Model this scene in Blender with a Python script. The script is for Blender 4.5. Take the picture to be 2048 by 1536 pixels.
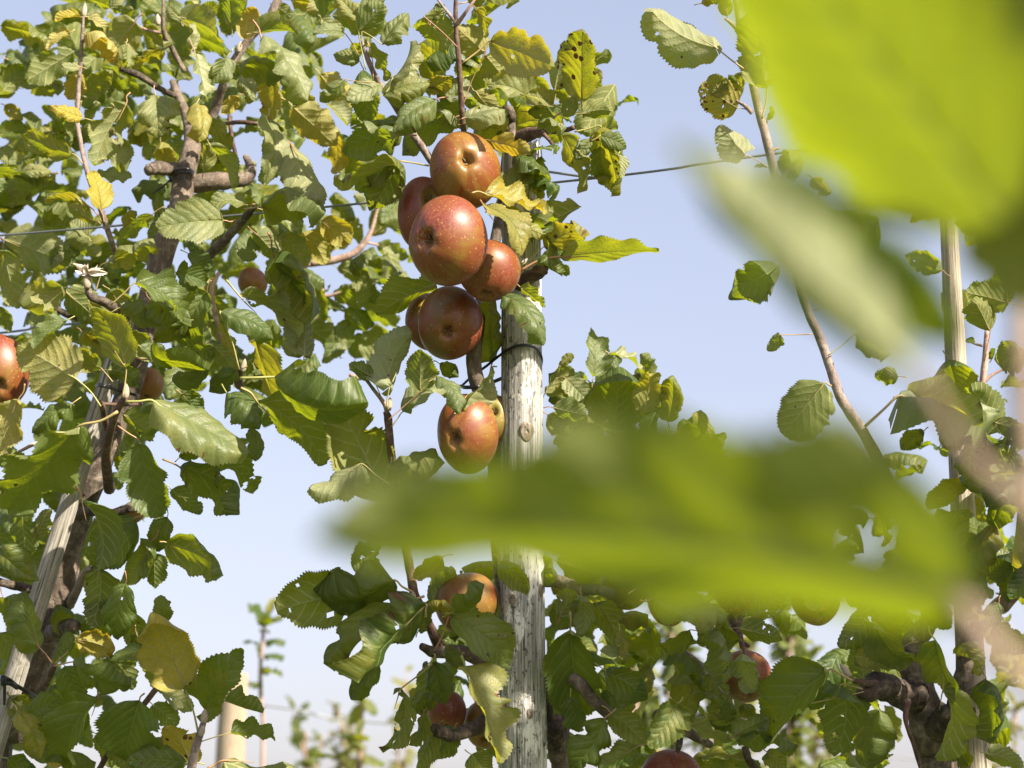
import bpy, math, random
import numpy as np
from mathutils import Vector, Matrix

for _o in list(bpy.data.objects):
    bpy.data.objects.remove(_o)
scene = bpy.context.scene
COL = scene.collection
R_ = math.radians

# ------------------------------------------------------------------ camera
CAM = Vector((0.0, 0.0, 1.6))
PITCH = 14.0
LENS = 67.0
FP = LENS / 36.0 * 2048.0          # focal length in photo pixels
RT = Vector((1, 0, 0))
FW = Vector((0, math.cos(R_(PITCH)), math.sin(R_(PITCH))))
UP = Vector((0, -math.sin(R_(PITCH)), math.cos(R_(PITCH))))
cd = bpy.data.cameras.new('camera')
cam = bpy.data.objects.new('camera', cd)
COL.objects.link(cam)
cam.location = CAM
cam.rotation_euler = (R_(90 + PITCH), 0, 0)
cd.lens = LENS
cd.sensor_width = 36
cd.clip_start = 0.02
cd.clip_end = 2000
cd.dof.use_dof = True
cd.dof.focus_distance = 1.85
cd.dof.aperture_fstop = 7.2
scene.camera = cam

# ------------------------------------------------------------------ light
SUN = Vector((0.60, -0.57, 0.56)).normalized()
w = bpy.data.worlds.new('World')
scene.world = w
w.use_nodes = True
nt = w.node_tree
bg = nt.nodes['Background']
sky = nt.nodes.new('ShaderNodeTexSky')
sky.sky_type = 'NISHITA'
sky.sun_disc = False
sky.sun_elevation = math.asin(SUN.z)
sky.sun_rotation = math.atan2(SUN.x, SUN.y)
sky.altitude = 0
sky.air_density = 1.0
sky.dust_density = 2.6
sky.ozone_density = 3.0
hs = nt.nodes.new('ShaderNodeHueSaturation')      # sky colour brightened overall, then tinted and flattened
hs.inputs['Saturation'].default_value = 1.0
hs.inputs['Value'].default_value = 2.36
tint = nt.nodes.new('ShaderNodeMix'); tint.data_type = 'RGBA'; tint.blend_type = 'MULTIPLY'
tint.inputs[0].default_value = 1.0
tint.inputs[7].default_value = (1.19, 0.955, 1.03, 1)
nt.links.new(sky.outputs[0], hs.inputs['Color'])
nt.links.new(hs.outputs[0], tint.inputs[6])
gam = nt.nodes.new('ShaderNodeGamma'); gam.inputs[1].default_value = 0.5
nt.links.new(tint.outputs[2], gam.inputs[0])
nt.links.new(gam.outputs[0], bg.inputs[0])
bg.inputs[1].default_value = 0.115
sd = bpy.data.lights.new('sun', 'SUN')
sd.energy = 5.0
sd.angle = R_(0.53)
sd.color = (1.0, 0.90, 0.74)
sun = bpy.data.objects.new('sun', sd)
COL.objects.link(sun)
sun.location = (8, -6, 9)
sun.rotation_euler = (-SUN).to_track_quat('-Z', 'Y').to_euler()
scene.view_settings.view_transform = 'Standard'
scene.view_settings.look = 'None'
scene.view_settings.gamma = 1
scene.view_settings.use_curve_mapping = False
scene.view_settings.exposure = 1.37
scene.render.engine = 'CYCLES'
scene.cycles.max_bounces = 6
scene.cycles.diffuse_bounces = 3
scene.cycles.glossy_bounces = 3
scene.cycles.transmission_bounces = 6
scene.cycles.transparent_max_bounces = 8
scene.cycles.use_denoising = True

# ------------------------------------------------------------------ helpers
def at(px, py, d):
    """world point seen at photo pixel (px, py), d metres along the optical axis"""
    return CAM + RT * ((px - 1024) / FP * d) + UP * ((768 - py) / FP * d) + FW * d

def link(o, parent=None):
    COL.objects.link(o)
    if parent is not None:
        o.parent = parent
    return o

def tag(o, label=None, cat=None, group=None, kind=None):
    if label: o['label'] = label
    if cat: o['category'] = cat
    if group: o['group'] = group
    if kind: o['kind'] = kind
    return o

def root_at(name, loc, label, cat, group=None):
    o = bpy.data.objects.new(name, None)
    o.empty_display_size = 0.02
    o.location = loc
    COL.objects.link(o)
    return tag(o, label, cat, group)

def mesh_from(name, V, F, smooth=True):
    me = bpy.data.meshes.new(name)
    me.from_pydata([tuple(v) for v in V], [], F)
    if smooth:
        me.polygons.foreach_set('use_smooth', [True] * len(me.polygons))
    me.update()
    return me

def obj(name, me, m=None, parent=None, loc=None):
    o = bpy.data.objects.new(name, me)
    if m is not None and not me.materials:
        me.materials.append(m)
    if loc is not None:
        o.location = loc
    link(o, parent)
    return o

def catmull(P, n):
    P = [np.array(p, float) for p in P]
    if len(P) == 2:
        return [P[0] + (P[1] - P[0]) * i / n for i in range(n + 1)]
    Q = [2 * P[0] - P[1]] + P + [2 * P[-1] - P[-2]]
    out = []
    for i in range(1, len(Q) - 2):
        a, b, c, d = Q[i - 1], Q[i], Q[i + 1], Q[i + 2]
        for k in range(n):
            t = k / n
            out.append(0.5 * (2 * b + (c - a) * t + (2 * a - 5 * b + 4 * c - d) * t * t + (3 * b - a - 3 * c + d) * t ** 3))
    out.append(P[-1])
    return out

def tube(P, rad, sides=10, n=6, seed=0, bump=0.0, cap=True, flat=1.0):
    """swept tube through the control points P; rad = radius per control point.  Returns V, F"""
    rng = random.Random(seed)
    Q = catmull(P, n)
    RR = [float(r[0]) for r in catmull([(r, 0, 0) for r in rad], n)]
    V, F = [], []
    prev = None
    ph = [rng.uniform(0, 6.28) for _ in range(6)]
    for i, q in enumerate(Q):
        t = Q[min(i + 1, len(Q) - 1)] - Q[max(i - 1, 0)]
        t = t / (np.linalg.norm(t) + 1e-12)
        if prev is None:
            a = np.array((0, 0, 1.0)) if abs(t[2]) < 0.9 else np.array((1.0, 0, 0))
            u = np.cross(t, a)
        else:
            u = prev - t * np.dot(prev, t)
        u /= np.linalg.norm(u)
        prev = u
        v = np.cross(t, u)
        for k in range(sides):
            th = 2 * math.pi * k / sides
            r = RR[i]
            if bump:
                r *= 1 + bump * (0.5 * math.sin(2 * th + ph[0] + i * 0.55) + 0.35 * math.sin(3 * th + ph[1] - i * 0.9)
                                 + 0.5 * math.sin(i * 1.25 + ph[2]) + rng.uniform(-0.35, 0.35))
            V.append(q + (u * math.cos(th) * flat + v * math.sin(th)) * r)
    m = len(Q)
    for i in range(m - 1):
        for k in range(sides):
            k2 = (k + 1) % sides
            F.append((i * sides + k, i * sides + k2, (i + 1) * sides + k2, (i + 1) * sides + k))
    if cap:
        F.append(tuple(range(sides - 1, -1, -1)))
        F.append(tuple((m - 1) * sides + k for k in range(sides)))
    return V, F

def local(V, o):
    p = np.array(o.location)
    return [np.array(v) - p for v in V]

# ------------------------------------------------------------------ node helpers
class NT:
    def __init__(s, name):
        s.m = bpy.data.materials.new(name)
        s.m.use_nodes = True
        s.t = s.m.node_tree
        s.t.nodes.clear()
        s.out = s.t.nodes.new('ShaderNodeOutputMaterial')
    def n(s, typ, **kw):
        x = s.t.nodes.new(typ)
        for k, v in kw.items():
            setattr(x, k, v)
        return x
    def put(s, sock, v):
        if isinstance(v, bpy.types.NodeSocket):
            s.t.links.new(v, sock)
        elif isinstance(v, (tuple, list)):
            sock.default_value = tuple(v) + ((1,) if len(v) == 3 and sock.type == 'RGBA' else ())
        else:
            sock.default_value = v
    def math(s, op, a, b=None, c=None, clamp=False):
        x = s.n('ShaderNodeMath', operation=op, use_clamp=clamp)
        for i, v in enumerate((a, b, c)):
            if v is not None:
                s.put(x.inputs[i], v)
        return x.outputs[0]
    def mix(s, f, a, b, bt='MIX'):
        x = s.n('ShaderNodeMix', data_type='RGBA', blend_type=bt)
        s.put(x.inputs[0], f); s.put(x.inputs[6], a); s.put(x.inputs[7], b)
        return x.outputs[2]
    def ss(s, v, lo, hi, a=0.0, b=1.0):
        x = s.n('ShaderNodeMapRange', interpolation_type='SMOOTHSTEP')
        s.put(x.inputs[0], v)
        x.inputs[1].default_value = lo; x.inputs[2].default_value = hi
        x.inputs[3].default_value = a; x.inputs[4].default_value = b
        return x.outputs[0]
    def noise(s, vec, scale, detail=4, rough=0.55, w=None, dist=0.0):
        x = s.n('ShaderNodeTexNoise', noise_dimensions='4D' if w is not None else '3D')
        s.put(x.inputs['Vector'], vec)
        x.inputs['Scale'].default_value = scale
        x.inputs['Detail'].default_value = detail
        x.inputs['Roughness'].default_value = rough
        x.inputs['Distortion'].default_value = dist
        if w is not None:
            s.put(x.inputs['W'], w)
        return x.outputs[0]
    def vor(s, vec, scale, feature='F1', w=None, rnd=1.0):
        x = s.n('ShaderNodeTexVoronoi', feature=feature, voronoi_dimensions='4D' if w is not None else '3D')
        s.put(x.inputs['Vector'], vec)
        x.inputs['Scale'].default_value = scale
        x.inputs['Randomness'].default_value = rnd
        if w is not None:
            s.put(x.inputs['W'], w)
        return x.outputs[0]
    def mapping(s, vec, scale=(1, 1, 1), loc=(0, 0, 0)):
        x = s.n('ShaderNodeMapping')
        s.put(x.inputs[0], vec)
        s.put(x.inputs[1], loc)
        x.inputs[3].default_value = scale
        return x.outputs[0]
    def bump(s, h, strength, dist, normal=None):
        x = s.n('ShaderNodeBump')
        x.inputs['Strength'].default_value = strength
        x.inputs['Distance'].default_value = dist
        s.put(x.inputs['Height'], h)
        if normal is not None:
            s.put(x.inputs['Normal'], normal)
        return x.outputs[0]
    def bsdf(s, **kw):
        x = s.n('ShaderNodeBsdfPrincipled')
        for k, v in kw.items():
            s.put(x.inputs[k.replace('_', ' ')], v)
        return x
    def done(s, sh):
        s.t.links.new(sh, s.out.inputs[0])
        return s.m

def make_leaf_mat(name='apple_leaf', t1=(0.24, 0.33, 0.005), t2=(0.44, 0.46, 0.007)):
    k = NT(name)
    uv = k.n('ShaderNodeUVMap').outputs[0]
    sep = k.n('ShaderNodeSeparateXYZ'); k.put(sep.inputs[0], uv)
    x = k.math('SUBTRACT', sep.outputs[0], 0.5)
    y = sep.outputs[1]
    ax = k.math('ABSOLUTE', x)
    oi = k.n('ShaderNodeObjectInfo')
    rnd = oi.outputs['Random']
    osep = k.n('ShaderNodeSeparateColor'); k.put(osep.inputs[0], oi.outputs['Color'])
    yel, spo, pal = osep.outputs[0], osep.outputs[1], osep.outputs[2]
    W = k.math('MULTIPLY', rnd, 37.0)
    rimn = k.n('ShaderNodeAttribute', attribute_name='rim').outputs['Fac']
    wob = k.math('MULTIPLY', k.math('SUBTRACT', k.noise(uv, 4, 3, 0.6, W), 0.5), 0.11)
    # veins
    midw = k.math('ADD', k.math('MULTIPLY', k.math('SUBTRACT', 1.0, y), 0.010), 0.004)
    mid = k.math('SUBTRACT', 1.0, k.ss(k.math('DIVIDE', ax, midw), 0.6, 1.4))
    side = k.math('MULTIPLY', k.math('GREATER_THAN', x, 0.0), 0.45)
    q = k.math('ADD', k.math('SUBTRACT', y, k.math('MULTIPLY', ax, 0.85)), k.math('MULTIPLY', k.math('MULTIPLY', ax, ax), -0.9))
    q = k.math('ADD', k.math('MULTIPLY', k.math('ADD', q, wob), 6.6), side)
    f = k.math('FRACT', q)
    vd = k.math('MINIMUM', f, k.math('SUBTRACT', 1.0, f))
    vein = k.math('SUBTRACT', 1.0, k.ss(vd, 0.02, 0.105))
    vein = k.math('MULTIPLY', vein, k.ss(ax, 0.36, 0.12))
    vein = k.math('MAXIMUM', vein, mid)
    net = k.vor(uv, 26, 'DISTANCE_TO_EDGE', W)
    netm = k.math('SUBTRACT', 1.0, k.ss(net, 0.0, 0.10))
    n1 = k.noise(uv, 3.2, 4, 0.6, W)
    n2 = k.noise(uv, 11, 4, 0.6, W)
    n3 = k.noise(uv, 60, 3, 0.6, W)
    # yellowing, strongest away from the veins
    yl = k.math('ADD', yel, k.math('MULTIPLY', k.math('SUBTRACT', n1, 0.5), 0.9))
    yl = k.math('ADD', yl, k.math('MULTIPLY', k.math('SUBTRACT', n2, 0.5), 0.35))
    yl = k.math('MULTIPLY', k.ss(yl, 0.05, 1.0), k.ss(yel, 0.0, 0.25, 0.35, 1.0))
    # brown spots
    sp = k.vor(k.mapping(uv, (1, 1, 1)), 7.5, 'F1', W)
    spn = k.math('ADD', sp, k.math('MULTIPLY', k.math('SUBTRACT', n2, 0.5), 0.22))
    thr = k.math('MULTIPLY', spo, 0.42)
    spot = k.ss(k.math('SUBTRACT', thr, spn), 0.0, 0.035)
    halo = k.ss(k.math('SUBTRACT', k.math('MULTIPLY', spo, 0.5), spn), 0.0, 0.2)
    rim = k.ss(k.math('ADD', rimn, k.math('MULTIPLY', k.math('SUBTRACT', n2, 0.5), 0.9)), 0.55, 0.95)
    brown = k.math('MAXIMUM', spot, rim)
    browncol = k.mix(n2, (0.045, 0.018, 0.008), (0.20, 0.10, 0.035))
    hue = k.math('ADD', k.math('MULTIPLY', rnd, 0.7), k.math('MULTIPLY', n1, 0.3))
    # top side
    top = k.mix(hue, (0.024, 0.062, 0.015), (0.085, 0.118, 0.018))
    top = k.mix(k.math('MULTIPLY', k.math('SUBTRACT', n3, 0.3), 0.5, clamp=True), top, (0.085, 0.135, 0.045))
    top = k.mix(yl, top, (0.46, 0.37, 0.045))
    top = k.mix(k.math('MULTIPLY', pal, k.ss(n1, 0.3, 0.65, 0.55, 1.0)), top, (0.42, 0.43, 0.25))
    top = k.mix(k.math('MULTIPLY', halo, 0.5), top, (0.35, 0.27, 0.03))
    top = k.mix(k.math('MULTIPLY', vein, 0.65), top, (0.23, 0.29, 0.09))
    top = k.mix(k.math('MULTIPLY', netm, 0.22), top, (0.16, 0.22, 0.06))
    top = k.mix(brown, top, browncol)
    # underside
    und = k.mix(hue, (0.11, 0.15, 0.046), (0.19, 0.205, 0.060))
    und = k.mix(yl, und, (0.48, 0.40, 0.08))
    und = k.mix(k.math('MULTIPLY', pal, 0.7), und, (0.40, 0.42, 0.28))
    und = k.mix(k.math('MULTIPLY', vein, 0.9), und, (0.48, 0.47, 0.24))
    und = k.mix(k.math('MULTIPLY', netm, 0.35), und, (0.28, 0.31, 0.12))
    und = k.mix(brown, und, browncol)
    tr = k.mix(hue, t1, t2)
    tr = k.mix(yl, tr, (0.62, 0.40, 0.02))
    tr = k.mix(k.math('MULTIPLY', vein, 0.45), tr, (0.16, 0.20, 0.02))
    tr = k.mix(k.math('MULTIPLY', netm, 0.3), tr, (0.15, 0.22, 0.008))
    tr = k.mix(k.math('MULTIPLY', k.math('SUBTRACT', n2, 0.35), 0.8, clamp=True), tr, (0.17, 0.25, 0.01))
    tr = k.mix(brown, tr, (0.05, 0.015, 0.004))
    geo = k.n('ShaderNodeNewGeometry')
    bf = geo.outputs['Backfacing']
    base = k.mix(bf, top, und)
    rough = k.math('ADD', k.math('MULTIPLY', bf, 0.27), k.math('ADD', 0.36, k.math('MULTIPLY', n2, 0.22)))
    pucker = k.math('ADD', k.math('MULTIPLY', k.ss(vd, 0.0, 0.40), 0.75),
                    k.math('ADD', k.math('MULTIPLY', k.ss(net, 0, 0.3), 0.30), k.math('MULTIPLY', n3, 0.16)))
    pucker = k.math('ADD', pucker, k.math('MULTIPLY', n2, 0.6))
    pucker = k.math('SUBTRACT', pucker, k.math('MULTIPLY', mid, 0.5))
    nb = k.bump(pucker, 0.55, 0.0012)
    p = k.bsdf(Base_Color=base, Roughness=rough, Specular_IOR_Level=0.5)
    k.put(p.inputs['Normal'], nb)
    t = k.n('ShaderNodeBsdfTranslucent')
    k.put(t.inputs[0], tr); k.put(t.inputs['Normal'], nb)
    ms = k.n('ShaderNodeMixShader')
    k.put(ms.inputs[0], k.math('SUBTRACT', 0.48, k.math('MULTIPLY', brown, 0.3)))
    k.put(ms.inputs[1], p.outputs[0]); k.put(ms.inputs[2], t.outputs[0])
    return k.done(ms.outputs[0])

def make_petiole_mat(name, c1, c2):
    k = NT(name)
    tc = k.n('ShaderNodeTexCoord').outputs['Object']
    oi = k.n('ShaderNodeObjectInfo').outputs['Random']
    n = k.noise(tc, 60, 3)
    c = k.mix(k.math('ADD', k.math('MULTIPLY', oi, 0.7), k.math('MULTIPLY', n, 0.3)), c1, c2)
    p = k.bsdf(Base_Color=c, Roughness=0.5, Subsurface_Weight=0.0)
    return k.done(p.outputs[0])

def make_bark(name, dark, mid, light, scale=1.0, bump=0.6):
    k = NT(name)
    tc = k.n('ShaderNodeTexCoord').outputs['Object']
    n1 = k.noise(tc, 22 * scale, 6, 0.62)
    n2 = k.noise(k.mapping(tc, (1, 1, 0.35)), 150 * scale, 5, 0.7)
    n3 = k.noise(k.mapping(tc, (0.9, 0.9, 1.5)), 60 * scale, 5, 0.65)
    v = k.vor(k.mapping(tc, (1, 1, 2.0)), 170 * scale)
    c = k.mix(k.ss(n1, 0.35, 0.7), dark, mid)
    c = k.mix(k.math('MULTIPLY', k.ss(n3, 0.50, 0.74), 0.8), c, light)
    c = k.mix(k.math('MULTIPLY', k.ss(n2, 0.45, 0.7), 0.5), c, light)
    lent = k.math('MULTIPLY', k.math('SUBTRACT', 1.0, k.ss(v, 0.10, 0.22)), k.ss(n1, 0.4, 0.6))
    c = k.mix(k.math('MULTIPLY', lent, 0.55), c, light)
    h = k.math('ADD', k.math('MULTIPLY', n2, 0.6), k.math('ADD', n3, k.math('MULTIPLY', lent, 0.3)))
    p = k.bsdf(Base_Color=c, Roughness=0.72, Specular_IOR_Level=0.3)
    k.put(p.inputs['Normal'], k.bump(h, bump, 0.0035))
    return k.done(p.outputs[0])

def make_wood(name, base, light, dark, speck=0.5, green=0.25, white=0.0):
    k = NT(name)
    tc = k.n('ShaderNodeTexCoord').outputs['Object']
    warp = k.noise(k.mapping(tc, (6, 6, 2.0)), 1.0, 3)
    sw = k.n('ShaderNodeSeparateXYZ'); k.put(sw.inputs[0], tc)
    cx = k.n('ShaderNodeCombineXYZ')
    k.put(cx.inputs[0], k.math('ADD', sw.outputs[0], k.math('MULTIPLY', warp, 0.004)))
    k.put(cx.inputs[1], sw.outputs[1])
    k.put(cx.inputs[2], sw.outputs[2])
    tc2 = cx.outputs[0]
    g1 = k.noise(k.mapping(tc2, (1, 1, 0.022)), 420, 6, 0.65)
    g2 = k.noise(k.mapping(tc2, (1, 1, 0.05)), 130, 4, 0.6)
    big = k.noise(k.mapping(tc, (1, 1, 0.35)), 24, 4, 0.6)
    crack = k.noise(k.mapping(tc2, (1, 1, 0.012)), 300, 2, 0.5)
    crk = k.ss(k.math('ABSOLUTE', k.math('SUBTRACT', crack, 0.5)), 0.018, 0.0)
    crk = k.math('MULTIPLY', crk, k.ss(g2, 0.42, 0.56))
    c = k.mix(k.ss(g1, 0.34, 0.66), base, light)
    c = k.mix(k.math('MULTIPLY', k.ss(g2, 0.35, 0.62, 1, 0), 0.55), c, dark)
    c = k.mix(k.math('MULTIPLY', k.ss(big, 0.48, 0.68), green), c, (0.13, 0.135, 0.075))
    pat = k.noise(k.mapping(tc, (1, 1, 0.28)), 46, 5, 0.7)
    c = k.mix(k.math('MULTIPLY', k.ss(pat, 0.50, 0.56), white), c, (0.80, 0.78, 0.73))
    spn = k.noise(k.mapping(tc, (1, 1, 0.55)), 330, 2, 0.5)
    spm = k.math('MULTIPLY', k.ss(spn, 0.58, 0.66), k.ss(big, 0.40, 0.6, 0.15, 1.0))
    spm = k.math('MULTIPLY', spm, speck)
    c = k.mix(spm, c, (0.025, 0.022, 0.018))
    c = k.mix(k.math('MULTIPLY', crk, 0.9), c, (0.02, 0.016, 0.012))
    h = k.math('SUBTRACT', k.math('ADD', k.math('MULTIPLY', g1, 0.8), k.math('MULTIPLY', g2, 0.5)), k.math('ADD', k.math('MULTIPLY', crk, 1.2), k.math('MULTIPLY', spm, 0.4)))
    p = k.bsdf(Base_Color=c, Roughness=0.85, Specular_IOR_Level=0.2)
    k.put(p.inputs['Normal'], k.bump(h, 0.85, 0.0016))
    return k.done(p.outputs[0])

def make_apple_mat():
    k = NT('apple_skin')
    tc = k.n('ShaderNodeAttribute', attribute_name='rest').outputs['Vector']
    oi = k.n('ShaderNodeObjectInfo')
    rnd = oi.outputs['Random']
    osep = k.n('ShaderNodeSeparateColor'); k.put(osep.inputs[0], oi.outputs['Color'])
    red, gold = osep.outputs[0], osep.outputs[1]
    W = k.math('MULTIPLY', rnd, 19.0)
    st = k.n('ShaderNodeAttribute', attribute_name='merid').outputs['Vector']
    big = k.noise(tc, 26, 3, 0.5, W)
    streak = k.noise(k.mapping(st, (1, 1, 1)), 1.0, 5, 0.6, W)
    fine = k.noise(tc, 420, 4, 0.65, W)
    fine2 = k.noise(tc, 900, 3, 0.6, W)
    bl = k.math('ADD', red, k.math('MULTIPLY', k.math('SUBTRACT', big, 0.5), 2.1))
    bl = k.math('ADD', bl, k.math('MULTIPLY', k.math('SUBTRACT', streak, 0.5), 1.3))
    bl = k.math('ADD', bl, k.math('MULTIPLY', k.math('SUBTRACT', fine, 0.5), 0.65))
    ground = k.mix(gold, (0.095, 0.072, 0.014), (0.23, 0.115, 0.017))
    orange = (0.175, 0.046, 0.011)
    redc = (0.16, 0.022, 0.017)
    c = k.mix(k.ss(bl, 0.10, 0.50), ground, orange)
    c = k.mix(k.ss(bl, 0.38, 0.95), c, redc)
    # russet net near the eye of the apple and in patches
    sepz = k.n('ShaderNodeSeparateXYZ'); k.put(sepz.inputs[0], tc)
    r2 = k.math('SQRT', k.math('ADD', k.math('MULTIPLY', sepz.outputs[0], sepz.outputs[0]), k.math('MULTIPLY', sepz.outputs[1], sepz.outputs[1])))
    eye = k.math('MULTIPLY', k.ss(r2, 0.017, 0.004), k.math('LESS_THAN', sepz.outputs[2], 0.0))
    rus = k.math('MULTIPLY', k.ss(fine, 0.40, 0.64), k.math('ADD', k.math('MULTIPLY', eye, 0.7), k.math('MULTIPLY', k.ss(big, 0.38, 0.66), 0.4)))
    c = k.mix(rus, c, (0.29, 0.15, 0.050))
    c = k.mix(k.math('MULTIPLY', k.ss(fine2, 0.56, 0.7), 0.20), c, (0.36, 0.15, 0.05))
    stem = k.math('MULTIPLY', k.ss(r2, 0.016, 0.006), k.math('GREATER_THAN', sepz.outputs[2], 0.0))
    c = k.mix(k.math('MULTIPLY', stem, 0.75), c, (0.27, 0.22, 0.05))
    # lenticels
    v = k.n('ShaderNodeTexVoronoi', voronoi_dimensions='4D')
    k.put(v.inputs['Vector'], tc); v.inputs['Scale'].default_value = 480; k.put(v.inputs['W'], W)
    vs = k.n('ShaderNodeSeparateColor'); k.put(vs.inputs[0], v.outputs['Color'])
    dotr = k.math('MULTIPLY', k.ss(vs.outputs[0], 0.1, 1.0), 0.30)
    dot = k.ss(k.math('SUBTRACT', dotr, v.outputs['Distance']), 0.0, 0.06)
    c = k.mix(k.math('MULTIPLY', dot, 0.65), c, (0.62, 0.42, 0.19))
    p = k.bsdf(Base_Color=c, Specular_IOR_Level=0.5)
    k.put(p.inputs['Roughness'], k.math('ADD', 0.37, k.math('MULTIPLY', fine, 0.16)))
    k.put(p.inputs['Normal'], k.bump(k.math('ADD', k.math('MULTIPLY', dot, 0.6), fine), 0.10, 0.0006))
    p.inputs['Coat Weight'].default_value = 0.14
    p.inputs['Coat Roughness'].default_value = 0.18
    return k.done(p.outputs[0])

def make_plain(name, col, rough=0.5, metal=0.0, nscale=80, var=0.3, bump=0.0):
    k = NT(name)
    tc = k.n('ShaderNodeTexCoord').outputs['Object']
    n = k.noise(tc, nscale, 4)
    c = k.mix(n, tuple(x * (1 - var) for x in col), tuple(min(1, x * (1 + var)) for x in col))
    p = k.bsdf(Base_Color=c, Roughness=rough, Metallic=metal)
    if bump:
        k.put(p.inputs['Normal'], k.bump(n, bump, 0.002))
    return k.done(p.outputs[0])

M = {}
M['leaf'] = make_leaf_mat()
M['near_leaf'] = make_leaf_mat('lush_apple_leaf', (0.19, 0.28, 0.004), (0.33, 0.39, 0.006))
M['petiole'] = make_petiole_mat('leaf_stalk', (0.30, 0.32, 0.09), (0.36, 0.25, 0.12))
M['petiole_red'] = make_petiole_mat('reddish_leaf_stalk', (0.30, 0.12, 0.08), (0.36, 0.27, 0.12))
M['bark'] = make_bark('apple_bark', (0.055, 0.042, 0.032), (0.155, 0.115, 0.088), (0.34, 0.28, 0.225))
M['bark_old'] = make_bark('rough_apple_bark', (0.03, 0.023, 0.018), (0.09, 0.065, 0.048), (0.22, 0.17, 0.13), 1.4, 1.0)
M['shoot'] = make_bark('young_shoot_bark', (0.13, 0.095, 0.085), (0.27, 0.205, 0.185), (0.42, 0.36, 0.32), 1.6, 0.35)
M['shoot_dark'] = make_bark('dark_shoot_bark', (0.06, 0.035, 0.028), (0.13, 0.075, 0.055), (0.26, 0.18, 0.13), 1.6, 0.35)
M['shoot_pink'] = make_bark('pinkish_twig_bark', (0.25, 0.16, 0.13), (0.42, 0.29, 0.24), (0.58, 0.46, 0.40), 1.6, 0.25)
M['wood'] = make_wood('weathered_stake_wood', (0.27, 0.262, 0.248), (0.68, 0.665, 0.64), (0.13, 0.125, 0.115), 0.7, 0.3, 0.9)
M['wood_left'] = make_wood('slanting_stake_wood', (0.25, 0.23, 0.205), (0.52, 0.48, 0.43), (0.13, 0.115, 0.098), 0.35, 0.3, 0.12)
M['wood2'] = make_wood('pale_stake_wood', (0.34, 0.295, 0.235), (0.56, 0.50, 0.41), (0.22, 0.18, 0.135), 0.15, 0.1)
M['wood3'] = make_wood('post_wood', (0.36, 0.285, 0.20), (0.52, 0.43, 0.325), (0.30, 0.23, 0.16), 0.1, 0.05)
M['apple'] = make_apple_mat()
M['calyx'] = make_plain('dry_calyx', (0.05, 0.035, 0.022), 0.9, 0, 300, 0.5)
M['sepal'] = make_plain('dry_sepal', (0.17, 0.14, 0.09), 0.9, 0, 300, 0.5)
M['black'] = make_plain('black_plastic', (0.012, 0.012, 0.014), 0.38, 0, 60, 0.3)
M['wire'] = make_plain('galvanised_wire', (0.20, 0.21, 0.22), 0.42, 0.65, 200, 0.3)
M['bud'] = make_plain('downy_bud', (0.33, 0.27, 0.21), 0.9, 0, 400, 0.35)
M['blossom'] = make_plain('withered_blossom', (0.66, 0.56, 0.48), 0.8, 0, 300, 0.25)
M['ground'] = make_plain('orchard_grass', (0.075, 0.10, 0.032), 0.95, 0, 3.0, 0.6, 0.5)
# ------------------------------------------------------------------ leaves
US = np.array([-1, -.94, -.84, -.70, -.54, -.38, -.22, -.09, -.03, 0, .03, .09, .22, .38, .54, .70, .84, .94, 1])
US_LO = np.array([-1, -.75, -.4, -.06, 0, .06, .4, .75, 1])

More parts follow.
